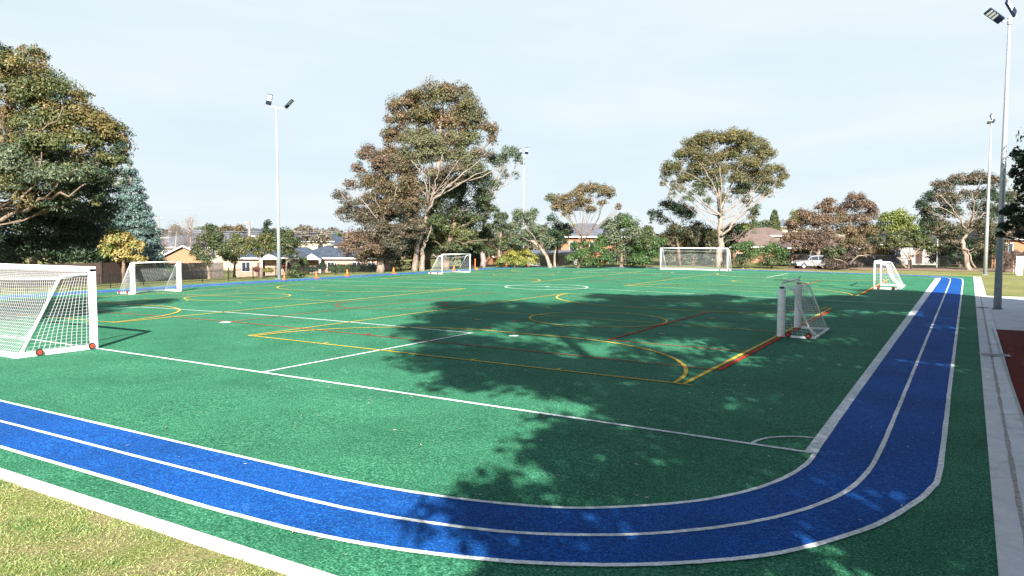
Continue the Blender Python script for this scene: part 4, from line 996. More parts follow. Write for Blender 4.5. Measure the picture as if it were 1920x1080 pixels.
T('gum_tree', 'lower reddish-brown gum on the left flank of the central cluster', 713, 82, [(715, 470), (722, 420), (725, 370), (728, 330)], 7,
  [(690, 290, 22, 18, 1), (715, 305, 26, 18, 1), (745, 315, 26, 20, 0), (672, 318, 16, 14, 1, .8), (700, 335, 24, 18, 0, .7), (658, 348, 14, 12, 1, .8), (640, 370, 16, 16, 2, .7), (665, 385, 24, 18, 2, .6), (700, 375, 26, 20, 0, .7), (735, 358, 26, 22, 0), (765, 345, 24, 22, 0), (650, 400, 22, 16, 2, .7), (690, 415, 28, 18, 2, .9), (725, 405, 26, 20, 0), (672, 450, 32, 20, 1), (655, 465, 22, 16, 1), (705, 455, 30, 22, 2), (740, 440, 26, 22, 2), (770, 385, 22, 24, 0), (690, 480, 28, 14, 1), (765, 430, 22, 22, 2), (728, 478, 26, 14, 2), (715, 395, 26, 20, 0), (738, 385, 22, 20, 0, 1, -2), (712, 432, 24, 18, 2, 1, -2), (735, 460, 22, 16, 2, 1, -2), (690, 345, 18, 14, 0, .8), (715, 350, 20, 16, 0, 1, -1.5), (680, 402, 20, 14, 2, .8), (720, 325, 20, 16, 0), (700, 470, 22, 14, 1, 1, -2)],
  [G_BROWN, G_RED, ((.06, .065, .04), (.15, .12, .085))], .165, 'bark_pale', dens=.95, twigs=5,
  limbs=[([(722, 420), (714, 395, -1), (706, 375, -1.5), (700, 350, -2)], 3.5, 1.2), ([(726, 400), (740, 375, -2), (745, 350, -2.5)], 3, 1), ([(720, 430), (700, 400, -1.8), (680, 378, -2.5), (668, 365, -2.8)], 2.5, .9)])
T('gum_tree', 'dark green gum with hanging foliage on the right flank of the central cluster', 835, 90, [(838, 470), (850, 430), (862, 380), (872, 340)], 7,
  [(880, 340, 30, 22), (850, 360, 28, 24), (905, 372, 24, 22), (815, 385, 26, 26), (860, 398, 30, 24), (925, 395, 14, 12, 0, .6), (840, 430, 30, 20, 1), (810, 440, 26, 22, 1), (870, 440, 26, 18, 1), (895, 415, 20, 16), (930, 345, 12, 12, 0, .5), (790, 470, 28, 14), (845, 465, 34, 12), (890, 460, 24, 14), (915, 330, 12, 14, 0, .6), (778, 440, 18, 24), (825, 345, 20, 24)],
  [G_MID, G_OLIVE], .19, 'bark_brown', dens=.95, twigs=4,
  limbs=[([(850, 450), (870, 458, -2.5), (890, 452, -3.2), (915, 450, -3.6)], 2.4, 1), ([(850, 455), (835, 470, -2), (812, 450, -2.5)], 2.2, 1)])
T('gum_tree', 'sparse pale-leaved gum whose branches reach toward the far left lamp', 905, 97, [(905, 440), (912, 400), (920, 370)], 5,
  [(955, 285, 18, 12), (938, 300, 16, 14), (972, 300, 12, 12, 0, .7), (945, 325, 12, 12, 0, .5), (965, 328, 10, 10, 0, .35), (925, 300, 14, 14), (915, 350, 16, 18, 1, .8), (905, 390, 20, 20, 1)],
  [((.08, .12, .075), (.16, .20, .12)), G_DARK], .17, 'bark_grey', dens=.8, twigs=5,
  limbs=[([(918, 380), (935, 355, -1), (952, 345, -1.4), (965, 325, -1.5), (978, 315, -1.5)], 1.6, .5), ([(918, 375), (930, 340, -1), (945, 318, -1.2), (958, 300, -1)], 1.6, .5)])
T('gum_tree', 'slender gum with pale trunk leaning in front of the shaded cluster', 791, 86, [(792, 470), (800, 445), (812, 425)], 5, [(815, 415, 18, 18), (800, 440, 16, 12)], [G_MID], .18, 'bark_pale', limbs=[([(795, 465), (800, 450), (806, 435), (810, 420)], 3, 1)])
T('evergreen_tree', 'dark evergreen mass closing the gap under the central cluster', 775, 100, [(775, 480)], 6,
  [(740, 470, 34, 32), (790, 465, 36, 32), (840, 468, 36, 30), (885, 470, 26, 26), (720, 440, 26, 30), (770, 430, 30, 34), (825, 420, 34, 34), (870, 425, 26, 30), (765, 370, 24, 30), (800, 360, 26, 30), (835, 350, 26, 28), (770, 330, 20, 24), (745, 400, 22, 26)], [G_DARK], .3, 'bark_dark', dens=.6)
# row between cluster and flat-topped gum
T('gum_tree', 'small gum left of the timber utility pole', 937, 97, [(936, 470), (938, 440), (940, 420)], 3,
  [(938, 408, 15, 14), (925, 430, 18, 16), (950, 430, 15, 16), (912, 445, 16, 16), (940, 455, 20, 14), (918, 470, 22, 12), (895, 450, 16, 16), (955, 465, 18, 14)], [G_MID, G_DARK], .19, 'bark_pale', dens=.95, twigs=4)
T('gum_tree', 'gum with a long trunk leaning left behind the far left lamp pole', 1032, 94, [(1024, 480), (1012, 462), (996, 452), (984, 440)], 4,
  [(975, 405, 16, 14), (992, 412, 16, 16), (965, 425, 16, 16), (1005, 430, 16, 14), (985, 440, 18, 14), (1000, 400, 10, 12), (1018, 445, 16, 14), (970, 455, 18, 14), (1030, 455, 14, 14)], [G_GREY, G_MID], .18, 'bark_pale', dens=.9, twigs=4,
  limbs=[([(1010, 462), (1002, 445, -1.5), (990, 432, -2), (985, 422, -2)], 2, 1), ([(1014, 465), (995, 452, -1.5), (978, 445, -1.8)], 1.8, .8)])
T('gum_tree', 'upright pale-trunked gum beside the leaning one', 1040, 95, [(1040, 480), (1042, 460)], 2.6, [(1040, 440, 15, 14), (1050, 455, 14, 12), (1030, 462, 12, 10), (1058, 440, 12, 14, 1)], [G_DARK, G_MID], .19, 'bark_pale', twigs=3)
T('flowering_shrub', 'yellow green shrub around the foot of the far left lamp pole', 965, 95, [(965, 490)], 2,
  [(945, 488, 14, 11, 1), (962, 480, 15, 13), (985, 476, 16, 13), (1000, 488, 10, 11), (975, 492, 20, 8, 1), (935, 495, 9, 7)], [G_YEL, G_LIME], .15, 'bark_brown', cat='shrub')
T('flat_topped_gum', 'flat-topped brown gum with dark forked limbs in front of the grey hipped roof', 1083, 92, [(1088, 485), (1093, 465), (1090, 445)], 4.2,
  [(1050, 378, 20, 12), (1075, 368, 22, 12), (1095, 358, 20, 11), (1072, 388, 22, 11), (1095, 378, 18, 10), (1125, 358, 20, 13), (1140, 362, 15, 12), (1110, 352, 16, 9), (1108, 392, 14, 7), (1130, 380, 10, 6, 0, .7), (1043, 390, 14, 8), (1160, 387, 8, 6, 0, .9), (1035, 372, 14, 10, 1, .8), (1062, 400, 12, 8, 1, .6)],
  [((.13, .10, .05), (.22, .165, .085)), G_GREY], .16, 'bark_brown', dens=1.05, twigs=3, droop=0,
  limbs=[([(1090, 455), (1080, 430, -.5), (1068, 410, -.8), (1060, 395, -.8)], 2, .8), ([(1092, 452), (1090, 425, -.5), (1095, 400, -.8)], 2, .8), ([(1096, 448), (1112, 425, -.5), (1125, 400, -.8), (1132, 375, -.8)], 2.4, .9), ([(1098, 443), (1130, 415, -.5), (1155, 398, -.6), (1160, 388, -.6)], 1.4, .5)])
T('gum_tree', 'dark thin tree left of the flat-topped gum', 1045, 99, [(1044, 450), (1042, 410)], 2.2, [(1035, 410, 12, 12, 0, .6), (1052, 425, 16, 12, 0, .8), (1040, 440, 18, 14), (1062, 432, 14, 12)], [G_DARK], .2, 'bark_dark', dens=.8)
T('bushy_tree', 'broad grey-green bushy tree right of the flat-topped gum', 1165, 94, [(1165, 480), (1165, 460)], 4,
  [(1150, 425, 24, 16), (1175, 420, 26, 16, 1), (1190, 440, 26, 18), (1150, 450, 26, 18), (1175, 465, 30, 18), (1205, 468, 24, 18, 1), (1148, 480, 24, 14), (1185, 488, 28, 10), (1165, 408, 14, 8)], [G_GREY, G_GREEN], .19, 'bark_brown', dens=1.)
T('bushy_tree', 'rich green bush below the grey hipped roof', 1110, 92, [(1110, 490)], 2.5, [(1095, 478, 20, 16), (1120, 470, 18, 16), (1132, 486, 18, 12), (1105, 492, 24, 7), (1128, 452, 14, 13), (1080, 462, 12, 10), (1100, 458, 12, 9), (1070, 485, 12, 12)], [G_GREEN], .17, 'bark_brown', cat='bush')
T('bushy_tree', 'green bush left of the far full-size goal', 1212, 90, [(1212, 490)], 2.5, [(1200, 485, 22, 13), (1222, 475, 20, 18), (1232, 455, 18, 16), (1210, 455, 22, 18, 1)], [G_GREEN, G_MID], .17, 'bark_brown', cat='bush')
T('gum_tree', 'sparse dark gum with brown trunk left behind the big pale gum', 1276, 97, [(1272, 470), (1268, 440), (1262, 415)], 3.6,
  [(1232, 400, 16, 10, 0, .7), (1250, 385, 20, 10, 0, .8), (1275, 392, 20, 14, 0), (1245, 415, 16, 8, 0, .5), (1290, 405, 18, 16), (1222, 412, 8, 8, 0, .5), (1270, 430, 26, 12, 1), (1295, 440, 22, 16, 1), (1250, 448, 24, 14, 1)], [G_DARK, ((.06, .06, .03), (.14, .12, .06))], .18, 'bark_brown', dens=.85, twigs=5)
T('big_gum_tree', 'big rounded pale-trunked gum standing right behind the far full-size goal', 1349, 92, [(1351, 460), (1350, 430), (1352, 400), (1348, 375), (1345, 340)], 6.6,
  [(1310, 270, 34, 16), (1345, 262, 36, 15), (1380, 258, 34, 14, 1), (1410, 272, 32, 18), (1435, 290, 26, 16, 1), (1290, 292, 30, 15), (1330, 300, 32, 17), (1370, 292, 32, 16, 1), (1405, 308, 30, 16), (1450, 320, 26, 13, 1), (1470, 332, 15, 9, 1, .8), (1262, 315, 24, 14), (1248, 330, 12, 10, 0, .7), (1300, 325, 26, 15, 0, .8), (1345, 325, 24, 16, 0, .7), (1385, 335, 26, 15, 0, .8), (1430, 340, 26, 12, 0, .8), (1270, 350, 16, 14, 0, .5), (1310, 352, 20, 14, 2, .7), (1345, 350, 18, 14, 2, .6), (1385, 362, 20, 14, 2, .7), (1415, 400, 14, 22, 2, .7), (1243, 345, 8, 12, 0, .4), (1440, 362, 16, 10, 2, .5), (1325, 378, 12, 10, 2, .4), (1400, 378, 12, 12, 2, .5), (1285, 335, 20, 12, 0, .7), (1290, 372, 12, 14, 2, .4), (1330, 340, 22, 12, 2, .8), (1360, 372, 14, 14, 2, .5), (1368, 318, 26, 13, 0, .9), (1415, 328, 22, 12, 0, .8), (1395, 350, 22, 12, 2, .7), (1260, 365, 9, 14, 0, .35), (1410, 425, 9, 16, 2, .5), (1458, 345, 14, 10, 0, .6), (1310, 312, 22, 12), (1320, 258, 22, 10, 1), (1400, 255, 16, 9, 1), (1425, 355, 14, 10, 2, .5), (1350, 395, 8, 14, 2, .4)],
  [((.085, .085, .035), (.18, .15, .06)), ((.12, .105, .04), (.21, .175, .065)), G_MID], .165, 'bark_pale', dens=.9, twigs=5, clump=.36, ls=.45,
  limbs=[([(1352, 442), (1375, 420, -.5), (1395, 398, -1), (1420, 378, -1.5), (1460, 358, -1.5)], 4, 1), ([(1352, 405), (1335, 392, -.5), (1310, 372, -1), (1290, 352, -1.2)], 3.4, .9), ([(1350, 395), (1362, 365, -.5), (1378, 335, -1), (1385, 310, -1)], 3.2, .9), ([(1348, 385), (1340, 350, -.6), (1322, 320, -1), (1305, 298, -1)], 3, .8), ([(1352, 430), (1385, 402, -.3), (1405, 378, -1), (1425, 345, -1.4)], 2.6, .8), ([(1350, 400), (1352, 350, -1.5), (1350, 310, -1.6)], 2.6, .9)])
T('evergreen_tree', 'olive bushy trees backing the far goal on its left', 1300, 100, [(1300, 480)], 4, [(1285, 455, 26, 20), (1320, 440, 24, 18), (1330, 465, 26, 22), (1290, 482, 30, 16, 1), (1320, 485, 28, 14, 1), (1255, 475, 22, 20), (1310, 425, 16, 10)], [((.06, .07, .03), (.13, .125, .055)), G_GREY], .22, 'bark_brown', dens=.85)
T('evergreen_tree', 'dark tree in the gap right of the pale trunk', 1372, 99, [(1372, 470)], 3, [(1375, 430, 18, 14), (1365, 455, 16, 20), (1390, 438, 14, 10), (1400, 425, 18, 8, 1)], [G_DARK, G_LIME], .22, 'bark_brown')
T('bushy_tree', 'rounded green bush just right of the far full-size goal', 1393, 89, [(1393, 490)], 2.5, [(1385, 468, 17, 13), (1400, 462, 16, 12), (1392, 485, 20, 14, 1), (1410, 478, 14, 14)], [G_GREEN, G_MID], .16, 'bark_brown', cat='bush', dens=.95)
T('bushy_tree', 'green bush between the far goal and the whitish car', 1447, 90, [(1445, 490)], 2.5, [(1432, 472, 17, 13), (1450, 465, 17, 13), (1465, 478, 14, 14), (1440, 490, 24, 9, 1), (1470, 492, 14, 8, 1)], [G_GREEN, G_MID], .16, 'bark_brown', cat='bush', dens=.95)
T('twiggy_shrub', 'sprawling twiggy grey shrub with fallen limbs around the whitish car', 1590, 89, [(1585, 490), (1575, 480)], 2.5, [(1572, 472, 16, 10), (1560, 480, 14, 10), (1590, 485, 18, 12, 1), (1575, 492, 22, 7, 1), (1602, 476, 14, 9, 1), (1556, 470, 14, 8), (1552, 492, 12, 9, 1, 1, -1.5), (1565, 497, 20, 6, 1, 1, -1.5), (1600, 495, 20, 6, 1)], [G_MID, ((.05, .035, .03), (.12, .09, .07))], .15, 'bark_pale', cat='shrub',
  limbs=[([(1590, 498), (1580, 488, -1.2), (1562, 484, -1.4)], 2.2, 1), ([(1545, 503, -1.5), (1528, 492, -1.5), (1508, 488, -1.5)], 1.6, .8), ([(1530, 500, -1.5), (1518, 480, -1.5), (1522, 470, -1.5)], 1.4, .7), ([(1588, 497), (1610, 480, -1), (1630, 478, -1)], 2, 1)])
T('evergreen_tree', 'dark hedge-like growth behind the whitish car and leaning shrub', 1560, 100, [(1560, 490)], 2, [(1480, 485, 22, 16), (1510, 470, 26, 10), (1545, 478, 24, 12), (1585, 470, 26, 12), (1620, 482, 22, 14), (1650, 478, 20, 14), (1595, 490, 24, 10), (1530, 462, 20, 8)], [G_DARK, G_BROWN], .22, 'bark_dark', dens=.8, twigs=1)
# reddish trees right
T('red_tipped_tree', 'reddish-brown bushy gum left above the whitish car', 1530, 94, [(1535, 470), (1532, 440), (1535, 410)], 4,
  [(1555, 378, 14, 10), (1545, 392, 18, 12), (1510, 405, 22, 14), (1490, 425, 20, 15), (1525, 418, 24, 15), (1550, 415, 20, 15), (1480, 448, 18, 14), (1510, 448, 24, 16, 1), (1545, 445, 22, 16, 1), (1525, 465, 22, 10, 1, .7), (1492, 462, 14, 8, 0, .7), (1560, 395, 12, 10)], [G_RED, ((.075, .055, .04), (.17, .11, .08))], .17, 'bark_pale', dens=.95, twigs=4)
T('red_tipped_tree', 'tallest reddish-brown gum in the right hand row', 1590, 96, [(1580, 470), (1590, 440), (1598, 400)], 5,
  [(1605, 372, 20, 12), (1620, 385, 22, 13), (1590, 390, 22, 14), (1635, 398, 16, 12), (1575, 410, 22, 14, 1), (1610, 412, 26, 15), (1590, 435, 24, 14, 1), (1625, 430, 22, 14, 1), (1605, 455, 24, 14, 1), (1640, 450, 18, 12, 2), (1575, 455, 16, 12, 1, .7), (1630, 470, 22, 12, 1, .8)], [((.095, .065, .045), (.20, .135, .095)), G_BROWN, G_MID], .175, 'bark_dark', dens=.95, twigs=4)
T('round_tree', 'lime green rounded tree top left behind the reddish trees', 1497, 125, [(1497, 440)], 4, [(1495, 402, 14, 10), (1508, 408, 14, 12), (1488, 415, 14, 12)], [G_LIME], .3, 'bark_brown')
T('round_tree', 'lime green dome-shaped tree between reddish gum and big right tree', 1683, 112, [(1683, 460)], 5, [(1680, 405, 26, 12), (1700, 412, 22, 14), (1662, 415, 20, 14), (1690, 430, 30, 16), (1720, 440, 24, 20, 1), (1740, 420, 20, 18, 1)], [G_LIME, G_DARK], .25, 'bark_brown', dens=.9)
T('small_tree', 'small green tree with a pale V-forked trunk before the far fence', 1705, 92, [(1706, 485), (1705, 475)], 4.2,
  [(1680, 448, 20, 12), (1705, 440, 22, 13), (1730, 450, 20, 12), (1695, 460, 22, 9), (1725, 462, 18, 8), (1668, 460, 14, 8), (1745, 462, 14, 10, 1)], [((.06, .085, .03), (.14, .15, .06)), G_MID], .165, 'bark_pale', dens=.95, twigs=4,
  limbs=[([(1706, 488), (1698, 478, -.5), (1688, 466, -.6)], 2.6, 1.2), ([(1706, 486), (1716, 475, -.5), (1728, 462, -.6)], 2.4, 1.2), ([(1706, 484), (1706, 470, -.5), (1704, 455, -.6)], 2.4, 1.1), ([(1698, 503, -.3), (1690, 492, -.3), (1682, 482, -.2)], 3, 2)])
T('evergreen_tree', 'brownish bushy foliage filling behind the V-forked tree', 1650, 99, [(1650, 480)], 3, [(1640, 472, 20, 10), (1665, 468, 20, 12), (1755, 470, 20, 14), (1770, 450, 18, 16), (1620, 480, 18, 8)], [G_BROWN], .2, 'bark_brown', dens=.8)
T('spreading_gum', 'wide spreading gum with pale forked trunk left of the white far lamp pole', 1818, 91, [(1808, 470), (1806, 452), (1814, 430), (1820, 415)], 5,
  [(1765, 350, 24, 12, 0), (1800, 338, 26, 12, 0), (1835, 335, 28, 12, 0), (1865, 340, 20, 12), (1745, 370, 20, 12, 1), (1730, 385, 16, 12, 1), (1775, 370, 26, 12, 0), (1745, 400, 22, 14, 1), (1780, 395, 24, 14, 1), (1815, 365, 22, 11, 0, .7), (1850, 365, 24, 13, 1), (1840, 390, 24, 14, 1), (1865, 400, 20, 16, 1), (1765, 425, 26, 14, 2), (1795, 435, 20, 14, 2), (1745, 420, 18, 14, 1), (1845, 425, 24, 16, 2), (1862, 450, 18, 18, 2), (1780, 455, 20, 12, 2, .8), (1840, 460, 20, 14, 2, .8), (1880, 375, 16, 20, 1)],
  [((.085, .07, .045), (.18, .135, .09)), G_DARK, ((.06, .065, .035), (.14, .12, .07))], .175, 'bark_pale', dens=.9, twigs=4,
  limbs=[([(1812, 436), (1803, 415, -2), (1790, 398, -2.5), (1772, 375, -3), (1755, 362, -3)], 3, .9), ([(1816, 428), (1830, 412, -2), (1845, 402, -2.5), (1856, 398, -2.5)], 3, 1), ([(1818, 425), (1824, 400, -2), (1826, 380, -2.5), (1822, 360, -2.5)], 2.6, .9), ([(1800, 410), (1785, 400, -2.5), (1770, 390, -3), (1742, 388, -3)], 1.8, .8), ([(1829, 502, -.2), (1818, 480, -.2), (1810, 465)], 3, 2)])
T('vine_growth', 'tangle of dry bare vines hanging over the right edge fence', 1900, 85.5, [(1900, 490)], 1.5, [(1888, 482, 11, 12, 0, .8), (1903, 478, 11, 10, 0, .8), (1920, 480, 12, 12, 0, .8), (1893, 498, 12, 8, 0, .6)], [((.09, .06, .05), (.17, .12, .10))], .09, 'bark_grey', cat='climbing plant', twigs=8)
T('bushy_tree', 'dense mixed bush behind the lamp poles at the right edge', 1885, 97, [(1885, 480)], 4, [(1880, 440, 24, 20), (1905, 400, 22, 24, 1), (1900, 370, 20, 18), (1870, 470, 18, 16, 1), (1915, 420, 18, 16)], [((.07, .065, .04), (.15, .12, .07)), G_DARK], .2, 'bark_brown', dens=.85)
T('evergreen_tree', 'dark understorey behind the spreading gum and far fence', 1800, 101, [(1800, 480)], 4, [(1790, 470, 30, 24), (1830, 468, 26, 26), (1760, 488, 26, 12), (1850, 485, 24, 18), (1815, 490, 24, 12)], [G_DARK], .24, 'bark_dark', dens=.7)

# ---- background tree line on the skyline and far hill: individual round crowns
k = 0
far_list = [(300, 434, 16, 8, 190, 'russet'), (325, 432, 16, 9, 205, 'russet'), (375, 430, 14, 7, 240, 'grey'), (400, 428, 16, 8, 220, 'green'), (425, 428, 18, 9, 230, 'brown'), (450, 427, 16, 8, 210, 'brown'), (478, 432, 12, 6, 260, 'green'), (575, 432, 22, 12, 170, 'grey-brown'), (600, 436, 22, 14, 160, 'pale brown'), (560, 440, 14, 10, 180, 'brown'), (630, 440, 16, 10, 190, 'green'), (515, 438, 12, 8, 200, 'green'),
            (1412, 425, 18, 10, 200, 'green'), (1435, 418, 16, 9, 230, 'grey'), (1470, 418, 18, 9, 240, 'green'), (1400, 440, 16, 8, 160, 'lime'), (1455, 430, 16, 9, 190, 'lime'), (1650, 425, 16, 10, 180, 'green'), (1215, 430, 16, 10, 170, 'green'), (1020, 430, 16, 14, 160, 'green'), (1080, 425, 14, 8, 160, 'lime'), (990, 440, 20, 14, 150, 'dark green'), (900, 455, 18, 16, 140, 'dark green'), (1155, 420, 14, 12, 150, 'dark green'), (1345, 440, 22, 12, 170, 'green')]
tone = {'russet': G_RED, 'grey': G_GREY, 'green': G_MID, 'brown': G_BROWN, 'grey-brown': ((.12, .10, .075), (.20, .165, .125)), 'pale brown': ((.12, .10, .07), (.21, .17, .12)), 'lime': G_LIME, 'dark green': G_DARK}
where = ['right behind the spruce', 'left of the tall bare tree', 'just right of the tall bare tree', 'above the first pruned street tree', 'fourth crown right of the bare tree', 'left of the distant utility pole', 'right of the distant utility pole', 'above the navy roof left part', 'above the upper navy roof', 'right of the slim left lamp pole', 'left beside the central cluster', 'just left of the slim left lamp pole',
         'low on the right hill beside the pale gum', 'on the right hill left of the small pine', 'on the right hill right of the small pine', 'nearest on the right hill slope', 'just below the small distant pine', 'between reddish gum and lime dome tree', 'left of the sparse dark gum', 'behind the leaning gum', 'behind the grey hipped roof', 'behind the far left lamp pole', 'behind the small gum at the cluster', 'behind the bushy tree by the grey roof', 'behind the big pale trunk']
for (px, py, rx, ry, t, tn), wh_ in zip(far_list, where):
    b = base(px, t); c = W(px, py, t); s_ = t/F
    bl = [(c, (rx*s_*.7, rx*s_*.7, ry*s_*.7), tone[tn], .9)]
    for q in range(3): bl.append((c+np.array([rnd.uniform(-1, 1)*rx*s_*.5, rnd.uniform(-1, 1)*rx*s_*.5, -ry*s_*rnd.uniform(.2, 1.4)]), (rx*s_*.6, rx*s_*.6, ry*s_*.8), tone[tn], .8))
    tree('distant_tree', '%s distant tree %s' % (tn, wh_), b, [b, c], .25, bl, .42, 'bark_brown', group='distant trees on the skyline', dens=.8, twigs=1)
# far wood: one continuous band along the horizon
Cs = []
for i in range(60000):
    a = R(rnd.uniform(-62, 12)); d = rnd.uniform(200, 420); x = CAM[0]+math.sin(a)*d; y = CAM[1]+math.cos(a)*d
    Cs.append((x, y, ground(x, y)+rnd.random()**.8*(4.6+1.6*math.sin(x*.07)+1.3*math.sin(y*.11+x*.03)+1.0*math.sin(a*170))))
Cs = np.array(Cs); n = len(Cs); q = NR.rand(n, 1)
kk = (np.array([.055, .06, .035])*(1-q)+np.array([.15, .125, .085])*q)
nn = unit(n)+np.array([.3, -.5, .4]); nn /= np.linalg.norm(nn, axis=1)[:, None]
w_ = 1.0+1.4*NR.rand(n)
tag(link('far_wood', leaf_mesh('far_wood', Cs, nn, unit(n), np.stack([w_, w_], 1), kk), M['leaf']), 'low band of suburban trees along the horizon', 'woodland', None, 'stuff')

# ---- trees around the camera that throw the dappled shade
def wtree(name, label, x, y, H, bl, r=.4, tones=G_DARK, size=.3, dens=.8, lean=(0, 0), **k):
    b = np.array([x, y, ground(x, y)])
    blobs = [((x+a, y+c, b[2]+z), (rr, rr, rz), tones, f) for (a, c, z, rr, rz, f) in bl]
    return tree(name, label, b, [b, b+np.array([lean[0]*.3, lean[1]*.3, H*.35]), b+np.array([lean[0]*.7, lean[1]*.7, H*.6]), b+np.array([*lean, H*.9])], r, blobs, size, 'bark_brown', dens=dens, **k)
p_ = np.array([.818, .575])
def at(u, v): return u*p_+v*np.array([-.575, .818])
def sh(base_uv, lst):
    """shadow blobs: (u, v, radius u, radius v, fill) on the turf -> crown blobs above, for a tree at base_uv"""
    out = []
    for (u, v, ru, rv, f) in lst:
        z = (v-base_uv[1])/1.724; out.append(((u-base_uv[0])*p_[0], (u-base_uv[0])*p_[1], z, ru, max(.6, rv/1.9), f))
    return out
b1 = (16.6, -30.0)
x, y = at(*b1)
wtree('gum_tree', 'tall gum behind the camera throwing the broad shade over the near corner', x, y, 22, sh(b1, [(13.5, 7.5, 2.4, 3.0, 1.2), (13.2, 11.5, 1.6, 1.8, 1), (12.2, 5, 1.2, 1.0, .8), (16.5, 8.5, 2.6, 3, 1.1), (12.8, -3.5, 1.8, 1.5, 1.1), (14.2, -1.5, 2.2, 2.0, 1.1), (17.0, 2.5, 2.2, 1.5, .8), (19, -3.0, 1.8, 2.5, .5), (17.5, -8.8, 2.0, 2.2, 1.1), (19.5, -8.2, 2.2, 2.2, 1), (16.2, -11.8, 1.9, 1.6, .9), (18.2, -13.0, 1.8, 1.6, .7), (15.5, -15.2, 1.5, 1.5, 1.0), (15.0, -18.5, 1.5, 2.0, 1), (21, -12, 2.2, 2.2, 1), (20, -16, 2, 2, .8), (19.5, 3.5, 2.2, 3, 1), (19.0, 12, 2.0, 3, 1), (21.5, -7, 2, 2.5, 1), (13.6, -15.6, 1.1, 1.3, 1), (13.8, -18.2, 1.2, 2, 1), (14.8, -12.5, 1.2, 1.2, .9), (13.0, 14.5, 1.6, 1.6, .8), (15.5, 13, 2, 2, 1), (12.6, .5, 1.2, 1.4, .8), (16.6, -16.2, 1.5, 1.8, .45), (18.2, -17.6, 1.7, 1.8, .7), (17.2, -14.5, 1.2, 1.2, .4), (13.6, -6.0, 1.5, 1.5, 1), (15.6, -5.2, 1.6, 1.8, 1), (15.4, -7.6, 1.3, 1.2, .9), (17.6, -5.4, 1.6, 1.8, .8), (11.8, 3.0, 1.2, 1.6, .8)]), .42, size=.26, dens=1.2)
b2 = (24.5, -19.0)
x, y = at(*b2)
wtree('gum_tree', 'tall gum between camera and school block shading the middle of the pitch', x, y, 22, sh(b2, [(21.5, 13.5, 2.4, 3.5, 1.1), (24, 17, 2.4, 2.6, 1.1), (26.5, 18, 2.0, 2.2, .9), (20.5, 8.0, 2.4, 3.0, 1.1), (24.5, 9.5, 2.8, 3.5, 1.1), (22.5, 3.0, 2.6, 3.0, .8), (26, 3.5, 2.8, 3, 1.1), (23, -2.5, 2.6, 3, .9), (27, -3, 2.6, 3, 1.1), (24, -8, 2.6, 3, 1.1), (28, -8, 2.2, 3, 1), (27.5, 12.5, 2.4, 2.6, 1), (29.5, 6, 2.2, 3, 1), (22, 19.5, 1.6, 1.6, .9), (28.5, 19, 1.8, 2, .9)]), .42, size=.28, dens=1.3)
b6 = (24.0, -33.0)
x, y = at(*b6)
wtree('gum_tree', 'gum behind the camera throwing shade onto the gutter and track corner', x, y, 14, sh(b6, [(22.5, -16.5, 2.2, 2.4, 1), (24, -12, 2.4, 2.4, 1), (26, -15, 2.4, 2.4, 1), (21.5, -20.5, 2, 2, .9), (24.5, -19.5, 2.4, 2.4, 1), (22, -13, 2, 2, 1), (25.5, -9, 2.4, 2.4, 1.1), (23, -10, 2, 2, 1), (20, -17.6, 1.6, 1.6, 1), (28, -11, 2.4, 2.4, 1.1), (23, -18.5, 2, 2, 1.1), (21, -14.5, 1.8, 1.8, .8)]), .3, size=.28, dens=1.05)
b3 = (33.5, -9.0)
x, y = at(*b3)
wtree('evergreen_tree', 'leafy tree before the school block outside the frame', x, y, 15, sh(b3, [(30.5, 11.5, 2.2, 2.5, 1), (33.5, 13.5, 2.6, 2.6, 1.1), (36, 13, 2.4, 2.8, 1.1), (33, 6, 3.0, 2.6, 1), (36, 5, 2.6, 3, 1), (30, 3.5, 2.2, 2.6, 1), (33.5, 17, 2.2, 2.2, 1), (31, 15.5, 1.8, 2, .8), (37, 18, 2.4, 2.4, 1), (30, 0, 2.4, 3, 1.1), (33, 0, 2.6, 2.6, 1), (35.5, 0, 2.4, 2.6, 1), (29, -3, 2, 2, .9), (38, 2, 2, 2, 1)]), .28, size=.28, dens=1.3)
b4 = (41.5, 2.5)
x, y = at(*b4)
b = np.array([x, y, ground(x, y)])
bl4 = [((x+a, y+c, b[2]+z), (rr, rr, rz), G_DARK, f) for (a, c, z, rr, rz, f) in ((-3.2, 1.2, 7.0, 1.3, .9, 1), (-3.5, .6, 5.7, 1.1, .7, 1), (-3.9, .4, 4.9, .8, .45, .9), (-1.5, 2.0, 8.5, 2.2, 1.6, 1), (-2.0, 0, 6.2, 1.8, 1.4, 1), (1, 2, 9, 2.6, 2, 1), (-1, -2.5, 8, 2.2, 1.8, 1), (2, -2, 8.5, 2.6, 2, 1), (0, 1, 11, 2.6, 1.8, 1), (-3.6, 2.5, 8.3, 1.6, 1.2, 1), (-1.2, 4.5, 9.5, 2.2, 1.6, 1))]
bl4 += pblobs(35, [(1908, 290, 14, 14), (1918, 310, 14, 20), (1900, 325, 9, 10, 0, .8), (1915, 345, 16, 16), (1925, 375, 20, 20), (1900, 392, 16, 9), (1886, 398, 12, 6, 0, .9), (1905, 415, 18, 12), (1884, 425, 12, 8, 0, .8), (1915, 440, 14, 12, 0, .8), (1876, 440, 8, 5, 0, .6), (1940, 330, 26, 40), (1940, 410, 26, 26)], [G_DARK])
tree('evergreen_tree', 'dark leafy tree reaching into the picture from the right over the thick lamp pole', b, [b, b+np.array([0, 0, 3.5]), b+np.array([-.3, .3, 6.5]), b+np.array([-.3, .3, 9.5])], .26, bl4, .17, 'bark_dark', dens=1.)
b5 = (-5.6, -11.5)
x, y = at(*b5)
